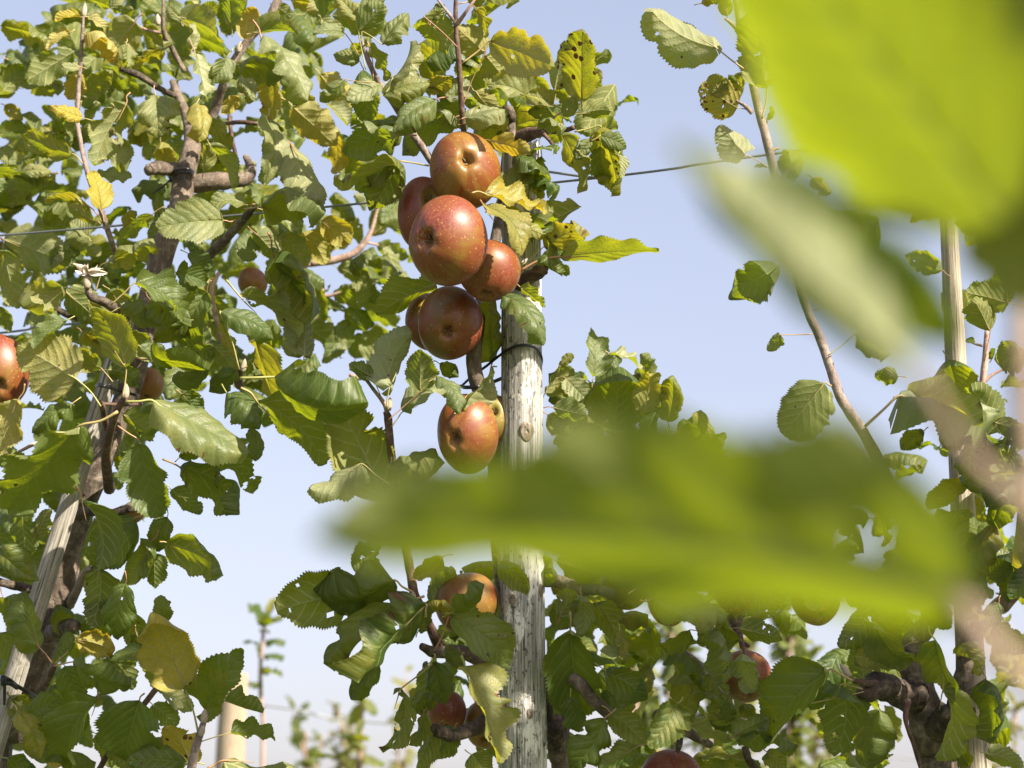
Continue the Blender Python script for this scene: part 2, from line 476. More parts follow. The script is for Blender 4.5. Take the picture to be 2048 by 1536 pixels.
def leaf_mesh(rng, L, Wd, rows=52, lo=False, holes=0, rag=0.3, curl=0.3, fold=0.25, wave=1.0, roll=0.0, twist=0.0, brown=0.2, hole_at=None, ab=None):
    """a serrated apple leaf lying along +Y, its upper side towards +Z, chord exactly L long"""
    us = US_LO if lo else US
    nv, nu = rows + 1, len(us)
    v = np.linspace(0, 1, nv)
    a, b = rng.uniform(0.38, 0.54), rng.uniform(0.50, 0.76)
    if ab: a, b = ab
    w = np.maximum(v, 1e-4) ** a * np.maximum(1 - v, 0) ** b
    w /= w.max()
    hw = np.stack([w, w]) * Wd * 0.5 * np.array([[rng.uniform(.9, 1.06)], [rng.uniform(.9, 1.06)]])
    biteprox = np.zeros((2, nv))
    nb = int(rag * 7 + rng.random())
    for _ in range(nb):
        s = rng.randrange(2); vk = rng.uniform(.08, 1.0); sg = rng.uniform(.01, .035) * (1 + rag); dp = rng.uniform(.06, .30) * min(1.6, .5 + rag)
        g = np.exp(-((v - vk) / sg) ** 2 * .7)
        hw[s] *= 1 - dp * g
        biteprox[s] = np.maximum(biteprox[s], g * min(1, dp * 3))
    ph = rng.uniform(0, 6.28)
    for s in range(2):
        hw[s] *= 1 + .035 * np.sin(v * 17 + ph + s * 2) + .03 * np.sin(v * 31 + 2 * ph + s)
    tooth = np.where(np.arange(nv) % 2 == 1, 1.045, 0.955)
    tooth[0] = tooth[-1] = 1
    uu = np.broadcast_to(us, (nv, nu)).copy()
    H = np.where(us[None, :] < 0, hw[0][:, None], hw[1][:, None])
    X = uu * H
    X[:, 0] *= tooth; X[:, -1] *= tooth
    fwd = np.where(np.arange(nv) % 2 == 1, .011, -.004) * L
    fwd[0] = fwd[-1] = 0
    Y = np.broadcast_to(v[:, None] * L, (nv, nu)).copy()
    Y[:, 0] += fwd; Y[:, -1] += fwd
    Y += (np.abs(uu) ** 2) * L * .03 * (1 - v[:, None]) - 0.0
    UVx, UVy = X / L + .5, Y / L
    aw = np.abs(uu)
    fs = fold * (1 - .35 * v)[:, None]
    Z = fs * np.abs(X)
    f1, f2, p1, p2 = rng.uniform(1.6, 3.2), rng.uniform(1.6, 3.2), rng.uniform(0, 6.28), rng.uniform(0, 6.28)
    wl = np.sin(2 * np.pi * f1 * v + p1)[:, None]; wr = np.sin(2 * np.pi * f2 * v + p2)[:, None]
    Z += wave * .040 * L * np.where(uu < 0, wl, wr) * aw ** 2.0
    g1, g2 = rng.uniform(6, 9), rng.uniform(0, 6.28)
    Z += wave * .0035 * L * np.sin(2 * np.pi * g1 * (v[:, None] - .5 * aw * Wd / L) + g2) * aw ** 1.2
    Z += -roll * np.maximum(0, aw - .45) ** 2 * Wd * 1.3
    Z -= np.exp(-(uu / .05) ** 2) * .010 * L * (1.1 - v)[:, None]
    # twist about the midrib
    if twist:
        th = twist * v[:, None]
        X, Z = X * np.cos(th) - Z * np.sin(th), X * np.sin(th) + Z * np.cos(th)
    # bend along the midrib (tip goes down for curl > 0), then put the chord back on the Y axis
    ang = -curl * (v ** 1.4) * 1.0
    dy, dz = np.cos(ang), np.sin(ang)
    cy = np.concatenate([[0], np.cumsum((dy[1:] + dy[:-1]) / 2)]) * L / rows
    cz = np.concatenate([[0], np.cumsum((dz[1:] + dz[:-1]) / 2)]) * L / rows
    off = Y - (v * L)[:, None]
    YY = cy[:, None] + off * dy[:, None] - Z * dz[:, None]
    ZZ = cz[:, None] + off * dz[:, None] + Z * dy[:, None]
    ca = math.atan2(cz[-1], cy[-1]); sc = L / math.hypot(cy[-1], cz[-1])
    c, s_ = math.cos(-ca), math.sin(-ca)
    YY, ZZ = (YY * c - ZZ * s_) * sc, (YY * s_ + ZZ * c) * sc
    V = np.stack([X, YY, ZZ], -1).reshape(-1, 3)
    rim = np.clip((aw - .86) / .14, 0, 1) * brown * .9
    rim = np.maximum(rim, np.where(uu < 0, biteprox[0][:, None], biteprox[1][:, None]) * np.clip((aw - .5) / .5, 0, 1) * (.55 + brown))
    rim = np.maximum(rim, np.clip((v[:, None] - .93) / .07, 0, 1) * brown)
    # holes
    ii, jj = np.meshgrid(np.arange(nv - 1), np.arange(nu - 1), indexing='ij')
    keep = np.ones((nv - 1, nu - 1), bool)
    cx_ = (UVx[:-1, :-1] + UVx[1:, 1:]) / 2; cy_ = (UVy[:-1, :-1] + UVy[1:, 1:]) / 2
    hl = []
    if holes:
        for _ in range(holes):
            hv = rng.uniform(.18, .92); hu = rng.uniform(-.8, .8)
            if abs(hu) < .12: hu = .25
            hw_ = float(np.interp(hv, v, hw[0 if hu < 0 else 1]))
            hl.append((.5 + hu * hw_ / L, hv, rng.uniform(.008, .028) * (1.6 if rng.random() < .2 else 1)))
    if hole_at: hl += hole_at
    for hx, hy, hr in hl:
        jit = np.array([[rng.uniform(.6, 1.3) for _ in range(nu - 1)] for _ in range(nv - 1)])
        keep &= np.hypot(cx_ - hx, cy_ - hy) * (jit if not hole_at else 1.0) > hr
        rim = np.maximum(rim, np.clip(1.5 - np.hypot(UVx - hx, UVy - hy) / hr / 1.7, 0, 1) * (.75 + .35 * brown))
    ii, jj = ii[keep], jj[keep]
    F = np.stack([ii * nu + jj, ii * nu + jj + 1, (ii + 1) * nu + jj + 1, (ii + 1) * nu + jj], -1)
    return V, F, np.stack([UVx, UVy], -1).reshape(-1, 2), rim.reshape(-1)

def leaf_data(name, V, F, UV, rim):
    me = bpy.data.meshes.new(name)
    me.vertices.add(len(V)); me.vertices.foreach_set('co', V.astype(np.float32).ravel())
    me.loops.add(F.size); me.loops.foreach_set('vertex_index', F.astype(np.int32).ravel())
    me.polygons.add(len(F))
    me.polygons.foreach_set('loop_start', np.arange(0, F.size, 4, dtype=np.int32))
    me.polygons.foreach_set('use_smooth', np.ones(len(F), bool))
    me.update(calc_edges=True)
    uv = me.uv_layers.new(name='UVMap')
    uv.data.foreach_set('uv', UV[F.ravel()].astype(np.float32).ravel())
    at_ = me.attributes.new('rim', 'FLOAT', 'POINT')
    at_.data.foreach_set('value', rim.astype(np.float32))
    me.materials.append(M['leaf'])
    return me

def frame(P0, P1, face, w_app, rng, pref=None, minroll=20):
    """orientation of a leaf from base P0 to tip P1; returns matrix, true length, true width"""
    P0, P1 = Vector(P0), Vector(P1)
    Yv = P1 - P0; L = Yv.length; Yv = Yv / L
    tc = (CAM - P0).normalized()
    n0 = (tc - Yv * tc.dot(Yv)).normalized()
    X0 = Yv.cross(n0)
    r = w_app / L
    asp = max(0.60, min(.74, r / math.cos(R_(minroll)))) * rng.uniform(.97, 1.05)
    rho = math.acos(max(.12, min(math.cos(R_(8)), r / asp)))
    want = pref if pref is not None else (1 if face == 't' else -1)
    cands = [n0 * math.cos(rho) + X0 * math.sin(rho) * s for s in (1, -1)]
    cands.sort(key=lambda n: -want * n.dot(SUN))
    nv_ = cands[0]
    Z = nv_ if face == 't' else -nv_
    Xv = Yv.cross(Z)
    m = Matrix((Xv, Yv, Z)).transposed().to_4x4()
    m.translation = P0
    return m, L, w_app / math.cos(rho)

LEAFCOUNT = {}
def put_leaf(tree, rec, rng):
    """rec: dict(a=(px,py)|None, b, t, w, face, d (cm), flags)"""
    fl = rec['flags']
    def g(k, dflt):
        return fl[k] if k in fl else dflt
    d0 = rec['base'] + rec['d'] / 100.0
    b, t = rec['b'], rec['t']
    lp = math.hypot(t[0] - b[0], t[1] - b[1]) * d0 / FP
    face = rec['face']
    pref = 1 if 'L' in fl else (-1 if 'D' in fl else None)
    tau = g('T', None)
    if tau is None:
        best = None
        for s in (1, -1):
            q = at(t[0], t[1], d0 + s * .3 * lp)
            Yv = (q - at(b[0], b[1], d0)).normalized()
            tc = -FW
            n0 = (tc - Yv * tc.dot(Yv)).normalized()
            sc = n0.dot(SUN) * ((pref if pref is not None else (1 if face == 't' else -1)))
            if best is None or sc > best[0]:
                best = (sc, s)
        tau = best[1] * rng.uniform(8, 34)
    else:
        tau = float(tau)
    d1 = d0 + math.tan(R_(tau)) * lp
    P0, P1 = at(b[0], b[1], d0), at(t[0], t[1], d1)
    m, L, Wd = frame(P0, P1, face, rec['w'] * d0 / FP, rng, pref)
    lenpx = math.hypot(t[0] - b[0], t[1] - b[1])
    rows = int(max(26, min(66, lenpx / 2.6)))
    rows += rows % 2
    V, F, UV, rim = leaf_mesh(rng, L, Wd, rows, lo=lenpx < 45, holes=int(g('h', 0) if 'h' in fl else rng.random() < .22),
                              rag=g('r', 2) / 6.0 + rng.uniform(0, .35), curl=g('c', rng.uniform(-2, 11)) / 6.0 * (1 if 'C' not in fl else -1),
                              fold=g('k', rng.uniform(0.5, 5.0)) / 9.0, wave=g('v', rng.uniform(.6, 2.1)),
                              roll=g('R', rng.uniform(-.6, 1.2)), twist=rng.uniform(-.5, .5), brown=g('n', rng.uniform(0, 6)) / 9.0)
    me = leaf_data('leaf', V, F, UV, rim)
    o = bpy.data.objects.new('leaf', me)
    m2 = m.copy(); m2.translation = P0 - tree.location
    o.matrix_basis = m2
    o.color = (min(1, (g('y', rng.choice((0, 0, 1, 1, 2))) + rec.get('ybias', 0)) / 9.0), g('s', 0 if rng.random() < .55 else rng.choice((2, 3, 4))) / 9.0, g('p', rng.choice((0, 0, 1))) / 9.0, 1)
    link(o, tree)
    # stalk
    if rec['a'] is not None:
        ad = d0 + g('A', 0) / 100.0
        A = at(rec['a'][0], rec['a'][1], ad)
    else:
        A = P0 - (P1 - P0).normalized() * L * rng.uniform(.18, .3) + Vector((rng.uniform(-1, 1), rng.uniform(0, 1), rng.uniform(-1, .2))) * L * .07
    mi = m.inverted()
    Al = mi @ A
    mid = Al * .5 + Vector((rng.uniform(-.03, .03) * L, 0, .06 * Al.length / .02 * .02))
    rr = L * .0125 * g('P', 1)
    rr = max(min(rr * .88, .0013), .0005)
    Vs, Fs = tube([Al, mid, Vector((0, -.012 * L, 0)), Vector((0, L * .10, -.012 * L)), Vector((0, L * .30, -.014 * L))], [rr * 1.25, rr, rr * .95, rr * .75, rr * .3], 6, 4)
    st = obj('leaf_stalk', mesh_from('leaf_stalk', Vs, Fs), M['petiole_red'] if (rng.random() < .35 or 'q' in fl) else M['petiole'], o)
    return o

def parse(block, ox, oy, s, base):
    """lines: [ax ay >] bx by tx ty w face d [flags]; '#': comment"""
    out = []
    for ln in block.strip().splitlines():
        ln = ln.split('#')[0].strip()
        if not ln: continue
        a = None
        if '>' in ln:
            p, ln = ln.split('>')
            pa = [float(q) for q in p.split()]
            a = (ox + pa[0] * s, oy + pa[1] * s)
        tk = ln.split()
        bx, by, tx, ty, wd = [float(q) for q in tk[:5]]
        fl = {}
        if len(tk) > 7:
            fs = tk[7]; i = 0
            while i < len(fs):
                c = fs[i]; i += 1; j = i
                while j < len(fs) and (fs[j].isdigit() or fs[j] in '.-'): j += 1
                fl[c] = float(fs[i:j]) if j > i else 1.0
                i = j
        tx, ty = bx + (tx - bx) * 1.03, by + (ty - by) * 1.03
        out.append(dict(a=a, b=(ox + bx * s, oy + by * s), t=(ox + tx * s, oy + ty * s), w=wd * s * 0.98, face=tk[5], d=float(tk[6]), flags=fl, base=base))
    return out

_pool = None
def leaf_pool():
    global _pool
    if _pool is None:
        rng = random.Random(77)
        _pool = []
        for i in range(18):
            V, F, UV, rim = leaf_mesh(rng, 1.0, rng.uniform(.42, .60), 30, lo=True, holes=0 if i % 3 else 2, rag=rng.uniform(.1, .6), curl=rng.uniform(-.1, 1.2),
                                      fold=rng.uniform(.05, .4), wave=rng.uniform(.8, 2.2), roll=rng.uniform(-.6, 1.4), twist=rng.uniform(-.8, .8), brown=rng.uniform(0, .4))
            _pool.append((leaf_data('leaf_blade', V, F, UV, rim), V, F, UV, rim))
    return _pool

def pool_leaf(tree, P0, Yv, Zv, L, rng, yel=None, pal=0.0, name='leaf'):
    me = rng.choice(leaf_pool())[0]
    Yv = Vector(Yv).normalized()
    Xv = Yv.cross(Vector(Zv)).normalized()
    Zv = Xv.cross(Yv)
    o = bpy.data.objects.new(name, me)
    m = Matrix((Xv * L, Yv * L, Zv * L)).transposed().to_4x4()
    m.translation = Vector(P0) - tree.location
    o.matrix_basis = m
    o.color = (rng.choice((0, .05, .15, .25, .4)) if yel is None else yel, rng.choice((0, 0, .2, .4)), pal, 1)
    return link(o, tree)

_mini = []
def mini_pool():
    if not _mini:
        rng = random.Random(78)
        for i in range(10):
            V, F, UV, rim = leaf_mesh(rng, 1.0, rng.uniform(.42, .6), 8, lo=True, rag=.1, curl=rng.uniform(-.1, 1.2), fold=rng.uniform(.05, .4), roll=rng.uniform(-.4, .8), twist=rng.uniform(-.5, .5))
            _mini.append((None, V, F, UV, rim))
    return _mini

def mass(name, items, parent=None, loc=Vector((0, 0, 0)), mini=False, color=(.2, .1, .1, 1)):
    """one mesh of many pool leaves; items = (P0, Yv, Zv, L)"""
    rng = random.Random(len(items))
    VV, FF, UU, RR = [], [], [], []
    k = 0
    for P0, Yv, Zv, L in items:
        _, V, F, UV, rim = rng.choice(mini_pool() if mini else leaf_pool())
        Yv = Vector(Yv).normalized(); Xv = Yv.cross(Vector(Zv)).normalized(); Zv = Xv.cross(Yv)
        A = np.array((Xv, Yv, Zv)) * L
        VV.append(V @ A + np.array(Vector(P0) - loc)); FF.append(F + k); UU.append(UV); RR.append(rim)
        k += len(V)
    me = leaf_data(name, np.concatenate(VV), np.concatenate(FF), np.concatenate(UU), np.concatenate(RR))
    o = bpy.data.objects.new(name, me)
    o.color = color
    return link(o, parent)

def lowres(items):
    return items
# ------------------------------------------------------------------ leaf tables (photo readings, per zoomed region)
# [stalk root >] base tip width side(t = upper side, u = underside) depth_cm flags
S1 = 700 / 2048; S3 = 700 / 2006; S4 = 750 / 2048; S7 = 748 / 2048
LEFT_1 = """
5 150 280 240 130 u 32 y2
480 -20 700 75 95 u 30
470 100 335 130 34 t 12 y9n6c8
410 190 285 290 70 t 12 y9n5c6
480 190 > 500 200 685 360 95 u 12 y9n3
510 100 615 190 62 t 14 y6p5
470 430 400 580 140 u 14 y7n3
470 390 365 380 52 t 12 p8y3
480 550 655 415 135 u 20 y1
50 500 330 560 120 t 38 p4
50 350 190 465 62 t 38 p2
0 430 70 500 80 u 40
-20 560 90 520 70 u 40 y2
485 690 300 618 90 t 10 y9n5L
485 960 > 425 900 150 795 118 u 12 y3
290 900 80 870 125 u 34 y3
-10 790 155 760 110 t 34
215 770 130 680 80 t 34
740 600 560 960 210 u 14 p4r5h3n6L
910 555 920 812 255 t 12 p4r6h3n6
700 800 735 1010 140 u 26 p5L
790 130 650 330 200 u 20 y3n5
740 250 745 392 85 t 14 y2p3k6
960 290 780 385 95 u 22 y2
1040 100 1265 215 165 u 20 y1n6
1140 300 1210 590 130 t 10 p9r3n5k5
1120 290 1130 140 48 t 14 p8k6
1330 330 1220 485 140 t 12 p4s3n4
1355 150 1335 -70 140 u 10 y1
1430 230 1500 55 130 u 20 y5
1490 190 1738 205 115 u 13 y2h1
1530 220 1790 585 70 t 10 p6k5
1395 380 1645 450 145 u 12 y1
1600 430 1600 695 135 u 20 y5
1700 0 1850 60 90 u 22 y2
1880 110 2000 210 100 t 20 p6
1150 610 1160 832 135 t 7 y3p2c9k5
1230 690 1340 885 115 t 12 D
1560 690 1540 1070 195 t 10 p5r3n3
1230 850 1350 1092 100 u 9 y1
1690 830 1870 1162 215 u 9 p5y2L
1640 900 1700 1135 140 u 18 y3
1530 1210 1885 1255 155 u 8 y1
1310 1290 930 1330 270 t 5 p4v1
1440 1200 1220 1225 85 t 8 p3
590 1230 540 1015 170 t 8 y9n4s2
560 1030 765 1038 72 t 14
575 1260 > 520 1210 268 1165 88 u 8 y4r4
560 1290 400 1195 85 u 12 y2
1710 620 1960 850 210 u 16 y5n3
1930 750 1950 1010 110 u 20 y6
1870 430 2040 655 160 u 18 y6s6n3
1930 620 2030 735 85 t 16 p9n3
890 1255 690 1420 110 u 14
640 1530 890 1400 140 u 7 y3r4n3
720 1330 800 1240 62 u 13 y4
1420 1530 1480 1370 150 t 16 p3
1500 1370 1640 1540 140 u 16 p3
1640 1370 1800 1545 160 u 14
1560 1250 1750 1370 100 t 14 p7
1770 1360 1900 1545 150 u 20 y5
1880 1290 2045 1430 160 u 20 y6
290 1040 80 1215 165 u 28 p3s2
0 1060 120 990 90 u 32 y3
250 1310 385 1210 110 u 26 y2
20 1400 350 1530 240 u 28 p5
370 1420 560 1500 130 u 26 y1
520 1390 420 1290 110 t 24 p4
120 1010 300 1010 90 t 27 p4y2
1860 660 1750 560 100 u 22 y5
940 830 1010 1000 120 u 24 y4p3
1190 1000 1200 850 90 u 18 y3
1420 430 1480 590 120 t 17 p5r4
1400 560 1300 660 90 u 20 y4
1060 130 980 30 110 t 26 p3
880 150 1010 250 90 u 26 y3
1600 30 1700 110 80 u 26
1180 90 1280 20 100 u 26 p2
640 50 740 -30 100 t 28 p5
30 620 130 700 90 u 36 y3
0 860 90 960 110 t 34 p3y2
"""
LEFT_2 = """
590 915 > 445 755 110 560 420 u -3 y5p3n4r2v1k1T10
718 862 > 735 690 535 345 190 u -4 y3n3
660 772 > 592 692 445 590 150 u 0 y3
690 945 > 470 1030 55 1505 340 t -3 Dn4r3k2
735 888 > 893 882 1440 1182 265 t -3 y2p3n2k1v1
690 1030 > 810 1115 935 1545 255 t -2 D
540 265 > 385 220 128 315 205 u 3 p4y3Ln4
560 240 > 600 110 600 112 60 u 6
650 320 > 790 195 1062 412 150 t 2 p1r4
640 370 > 700 340 940 435 115 t 5 Dr4
1210 240 1105 475 215 t 7 D
1105 415 900 525 125 t 7 D
1400 265 1742 600 165 u 7 r3h2
1590 -20 1697 388 155 u 6 y1
1650 0 1865 352 190 u 6 y1n3
1400 700 > 1290 365 1592 522 115 t 0 p1
1360 630 1298 415 75 u 3 y5
1500 520 1620 945 180 u 5 y4r5n5s3
1405 750 > 1615 745 2140 890 205 t -1 Dr1k3
1780 620 1790 345 200 u 8 p4Ly2
880 640 1210 700 95 t 4 D
815 560 1003 690 100 t 2 p2
1010 770 1215 715 135 t 5 D
1390 700 1225 825 120 t 4 D
1330 840 1512 1045 140 t 2 p1r3
980 910 828 1092 120 t 3 D
1500 880 1885 1245 215 u 3 y1s4n4
1050 1270 1385 1540 185 u 4 h5r4
1205 1130 1492 1385 220 u 5 h4r3
1050 1215 1205 1105 105 t 5 D
1468 1035 1492 1232 105 t 3 p2
1000 1400 1165 1545 125 u 8
110 870 -30 1190 180 u -1 y6p3n4
420 900 195 1065 115 t 3
395 410 205 575 110 t -1 p1
170 290 340 430 120 u 14 p4
380 240 600 440 190 u 12 y1n3
520 300 545 525 90 u 11 y4
20 -10 110 330 160 u 18 D
-10 330 60 470 90 u 18 y1
760 470 900 640 140 u 8
640 230 780 420 150 u 12 y2
880 290 1010 460 140 t 10 D
1040 480 1250 620 170 u 9
1250 560 1370 700 130 u 9 y2
1060 840 1180 960 150 t 7 D
720 960 900 1090 120 u 9 y1
700 1180 760 1380 140 u 10 y1
350 1080 480 1230 130 u 9 y2
300 1250 180 1400 170 u 10
60 1200 200 1320 140 u 12
620 700 800 780 130 u 9 y1
480 480 640 600 110 u 12 y4
0 1350 120 1480 130 u 10
1450 420 1580 560 130 u 12 y2
330 -20 380 120 150 u 24 p4
760 30 640 110 120 t 20 D
1030 130 1200 190 140 t 8 r5
1100 20 1230 110 130 t 10 D
"""
LEFT_3 = """
1138 1345 > 1062 1085 868 658 325 u -5 y6n2k2c3v.6T-14
1160 1290 > 1175 1212 1395 875 265 t -3 Dk3
1200 1140 > 1288 1148 1502 1218 92 u 0
850 870 636 922 112 t -1 y1
800 1145 715 1475 370 t -3 Dr4n2
560 1128 430 1492 200 t -2 Dr3
1075 1505 735 1500 190 t -3 y1
1190 1538 > 1280 1495 1835 1545 190 u -4 y1p2L
1150 1385 > 1320 1335 1572 1372 105 t -2
1105 1535 945 1320 155 u 1 y9s7n6
955 690 925 548 115 t 2 D
295 930 > 222 838 150 528 172 t -2
720 475 682 788 185 t 1 D
870 235 725 482 145 u 3 y1
880 300 885 502 155 u 4 y1
915 240 > 955 245 1272 428 215 u 0 y1
960 95 915 292 125 t 5 D
775 105 560 385 205 u 5
570 395 520 725 205 u 6
640 560 520 840 170 u 8 
720 640 810 860 160 u 8
370 950 470 1160 185 t 0 D
310 950 > 420 930 742 1062 125 t -1 D
310 940 > 385 872 388 755 95 t -1
130 80 140 332 155 u 8
0 270 222 455 175 t 2 D
98 1205 222 1482 80 t -2 y4k5
150 1250 345 1145 150 t 0
215 1405 542 1498 105 t 0
470 0 565 382 180 u -1 y1n4r2
200 215 280 60 120 u 9
930 1080 1105 1195 120 t 7 p5
20 560 90 760 150 u 10
0 760 110 950 160 u 10
430 800 640 880 150 u 6 y7n4
620 900 760 1080 170 u 5 y1
780 760 860 960 150 u 7
860 960 960 1120 160 u 8 p2
300 1060 420 1250 160 u 6
640 1400 760 1530 140 t 0 y2
880 1360 960 1480 130 t 2 D
560 1350 640 1530 140 u 5
240 1380 330 1530 150 u 6 y7
60 1120 180 1260 160 u 7
320 600 430 760 150 u 9
880 1180 1000 1300 140 u 6
480 1180 380 1340 160 t 2
40 1480 200 1560 130 u 4 y1
"""
CENTRE_4 = """
860 258 > 680 95 805 275 205 u -1 y1r2
720 112 790 28 62 t 0
885 345 > 1040 225 1382 362 262 u -4 y4s3n2v.6k1
885 590 > 1010 290 872 165 200 u 2
1012 300 1130 448 190 u 3 y1
955 40 1010 205 85 u 0
915 12 1192 8 75 t 1
320 300 > 240 180 72 182 92 t 0
360 380 > 322 170 455 28 150 u -1 y1
335 260 > 330 110 200 -30 130 t 1 p2
345 70 475 -20 105 t 1 p3
340 170 > 450 240 592 78 95 t -1 p3
400 440 > 370 230 482 430 100 u 1
500 440 600 232 62 t 0 p6n6k5
350 380 > 325 335 185 300 100 t 2 p2
412 450 > 245 436 112 552 95 t -1 D
450 460 258 545 125 t 0 p6r3h2
450 520 712 455 175 t 0 p2c7
700 480 835 420 115 u 2 y2
740 545 515 722 155 t -2 p2c7
850 640 568 845 165 u 3
700 480 1025 540 105 t 2 p4y2n4
900 642 1128 600 125 t -1 p6n3
920 680 1132 702 105 u 1
1040 768 1255 850 115 u 0 y8n9s3
540 740 238 825 185 u 0 r6n5h1
705 905 > 540 882 385 1145 255 u -1 r5h3n4
700 905 > 545 882 195 965 150 u -2 r5y2n4
1280 460 > 1262 440 1160 330 118 u 3 y1
1390 495 1445 228 155 u 2 y2s7n4r4
1540 545 1540 168 195 u 1 y3s7n7r3
1382 572 1238 520 95 t 1 p4
1290 590 1028 470 125 t 3 p4y3s2
1440 640 1505 535 95 u 1 y2
1540 620 1685 605 95 u 1 y2n3
1500 720 > 1640 690 1740 1058 185 u 0 y3s5n6
1590 770 > 1640 742 1775 812 112 t -1 p1
1740 840 1745 965 60 t -1 p8k5
1590 760 1508 865 85 t 0 p2
1640 800 1672 985 115 t 1 D
1430 722 1562 1032 125 u 0 p3
1098 1062 1305 888 165 t 0 p3v2
1005 1055 1342 1155 135 t -5 y6s7n3
1165 1178 1345 1285 135 u -2 y3n4L
1010 1135 1202 1392 140 t -6 y4s4n3k3
1040 1150 1205 1160 50 t -4
1210 1450 > 1330 1350 1555 1255 190 u -1 y4s8n5r4
1200 1480 > 1415 1402 1945 1372 165 u -2 n3r1c1k1v.6R0T4
1330 1450 1462 1500 65 t 0 r6
1320 850 1310 1085 95 t 2 D
1130 480 1010 420 80 u 4
760 560 900 700 130 u 4 y1
1240 610 1380 650 70 u 2 y1
1480 560 1400 500 70 u 3 y2
1300 660 1450 700 60 u 1 y1
960 500 1060 640 120 u 4 y3
880 430 760 520 110 t 4 p3
"""
CENTRE_5 = """
475 860 > 490 750 608 465 200 u -3 p9L
480 930 > 655 772 660 548 195 u -4 n2T-12
700 720 > 750 690 868 892 85 t -5 p3k1
500 965 > 560 885 815 770 105 t -3 p6
470 870 > 392 692 275 620 105 u -2 y1
490 1290 > 470 1380 195 830 375 u 0 y2n4s2k1v.7T8
490 1280 > 340 1170 62 1298 155 u -3 p6Lk3
500 1130 > 485 1195 735 1090 135 t -2 p2
745 185 430 355 155 u 2 s3
870 850 1042 645 110 t -4 p5y3k5
1050 610 1060 278 150 u 6
1108 250 1322 515 150 t -3 p2y1n3
1200 200 1338 305 75 u -2
760 620 862 692 85 u 5 y1
1340 780 1430 615 115 u 9 y3
1450 700 1572 822 135 t 9 p7n3
1440 750 1512 882 75 u 9 y4s3
1600 692 1580 475 135 t 9 p4n4
1430 620 1490 570 60 u 3 y3
1725 965 1740 645 330 u 8 s3n4
1880 905 1905 680 185 u 3 y4
1690 570 1852 672 55 t 2 p9
1380 860 1560 900 130 u 4
1560 880 1400 980 170 u 5
1850 980 1700 1040 150 u 6
565 1395 785 1168 110 u -1
1010 420 1090 520 70 u 7
1350 900 1480 1010 150 u 5 
1650 960 1520 1060 160 u 6 
2010 940 2030 690 110 u 3 y3
"""
CENTRE_6 = """
775 520 > 560 480 50 600 330 u -1 h6n4s2r3v.7T6
775 500 > 682 440 248 485 110 t -3 Dr3k3
480 405 545 255 165 u 2 h5r5
735 585 305 885 165 t -2 r5c5h1
850 640 > 850 575 490 985 210 t -4 y2r5n5h2
585 880 445 1085 135 t 0 D
900 820 > 982 640 1280 885 215 t -5 p1h2n5
960 620 > 1002 612 1168 465 112 t -6 D
940 640 > 1010 622 868 568 55 u -5 y5
1045 850 > 1065 905 1235 1425 250 t -6 y4p2r6n6h2
885 895 > 715 1035 620 1372 135 u -2 h5r5
860 900 730 1145 160 u 2 y1
835 1170 760 1332 105 u 0 n3
900 1050 795 1155 105 u 1
905 1250 805 1464 115 u 3
900 880 960 1105 145 t -1 D
960 790 1052 905 95 t -3
1262 330 1402 492 130 u -4 y1
945 310 785 405 105 u 0 y4r3
1640 705 1705 1105 305 t 2 Dv.6
1700 520 1700 745 135 u 1 p3
1780 560 1905 785 185 u 3
1640 1070 1685 1265 150 t 1 D
1830 1190 1640 1462 230 t -2 r5
1910 715 1945 880 65 t -1 y4
1930 835 1805 825 65 t -1 p7
1830 930 2055 1085 205 u 0 h2
2000 1350 1795 1470 160 t -3
1860 1160 2040 1330 150 u 0 y1
1580 640 1640 490 130 u 3
1560 700 1640 560 150 u 5
1900 1150 1960 1250 120 u 2 y2
760 1000 640 1100 0.1 u 5
1100 1390 1200 1500 170 t -1 D
1010 1240 900 1420 150 u 4
1200 940 1260 1060 120 u 5
1350 330 1560 420 190 u 5
1560 330 1800 400 200 u 5
800 1240 700 1330 0.1 u 4
880 560 960 400 150 u 4
820 700 900 560 120 t 3 D
"""
CENTRE_9 = """
20 540 412 640 225 t -5 y2p2n3k2
-60 470 200 400 150 t -3 p3
220 712 58 790 95 t -1 D
362 700 402 1005 80 u -2 p3
505 840 560 1038 175 u -4 p6
155 950 190 1235 128 u 2 y3s2
320 950 382 1125 140 u 3
440 1110 420 1225 95 t 0 D
330 1040 342 1215 65 u 1 y2
230 1230 442 1322 115 t -2
140 1120 0 1345 190 t -3
280 1440 440 1420 110 t 0 D
480 700 720 760 130 u 1 h2
560 660 730 520 140 u 1 h4
90 470 210 560 0.1 u 1
390 640 480 760 90 t 1 D
"""
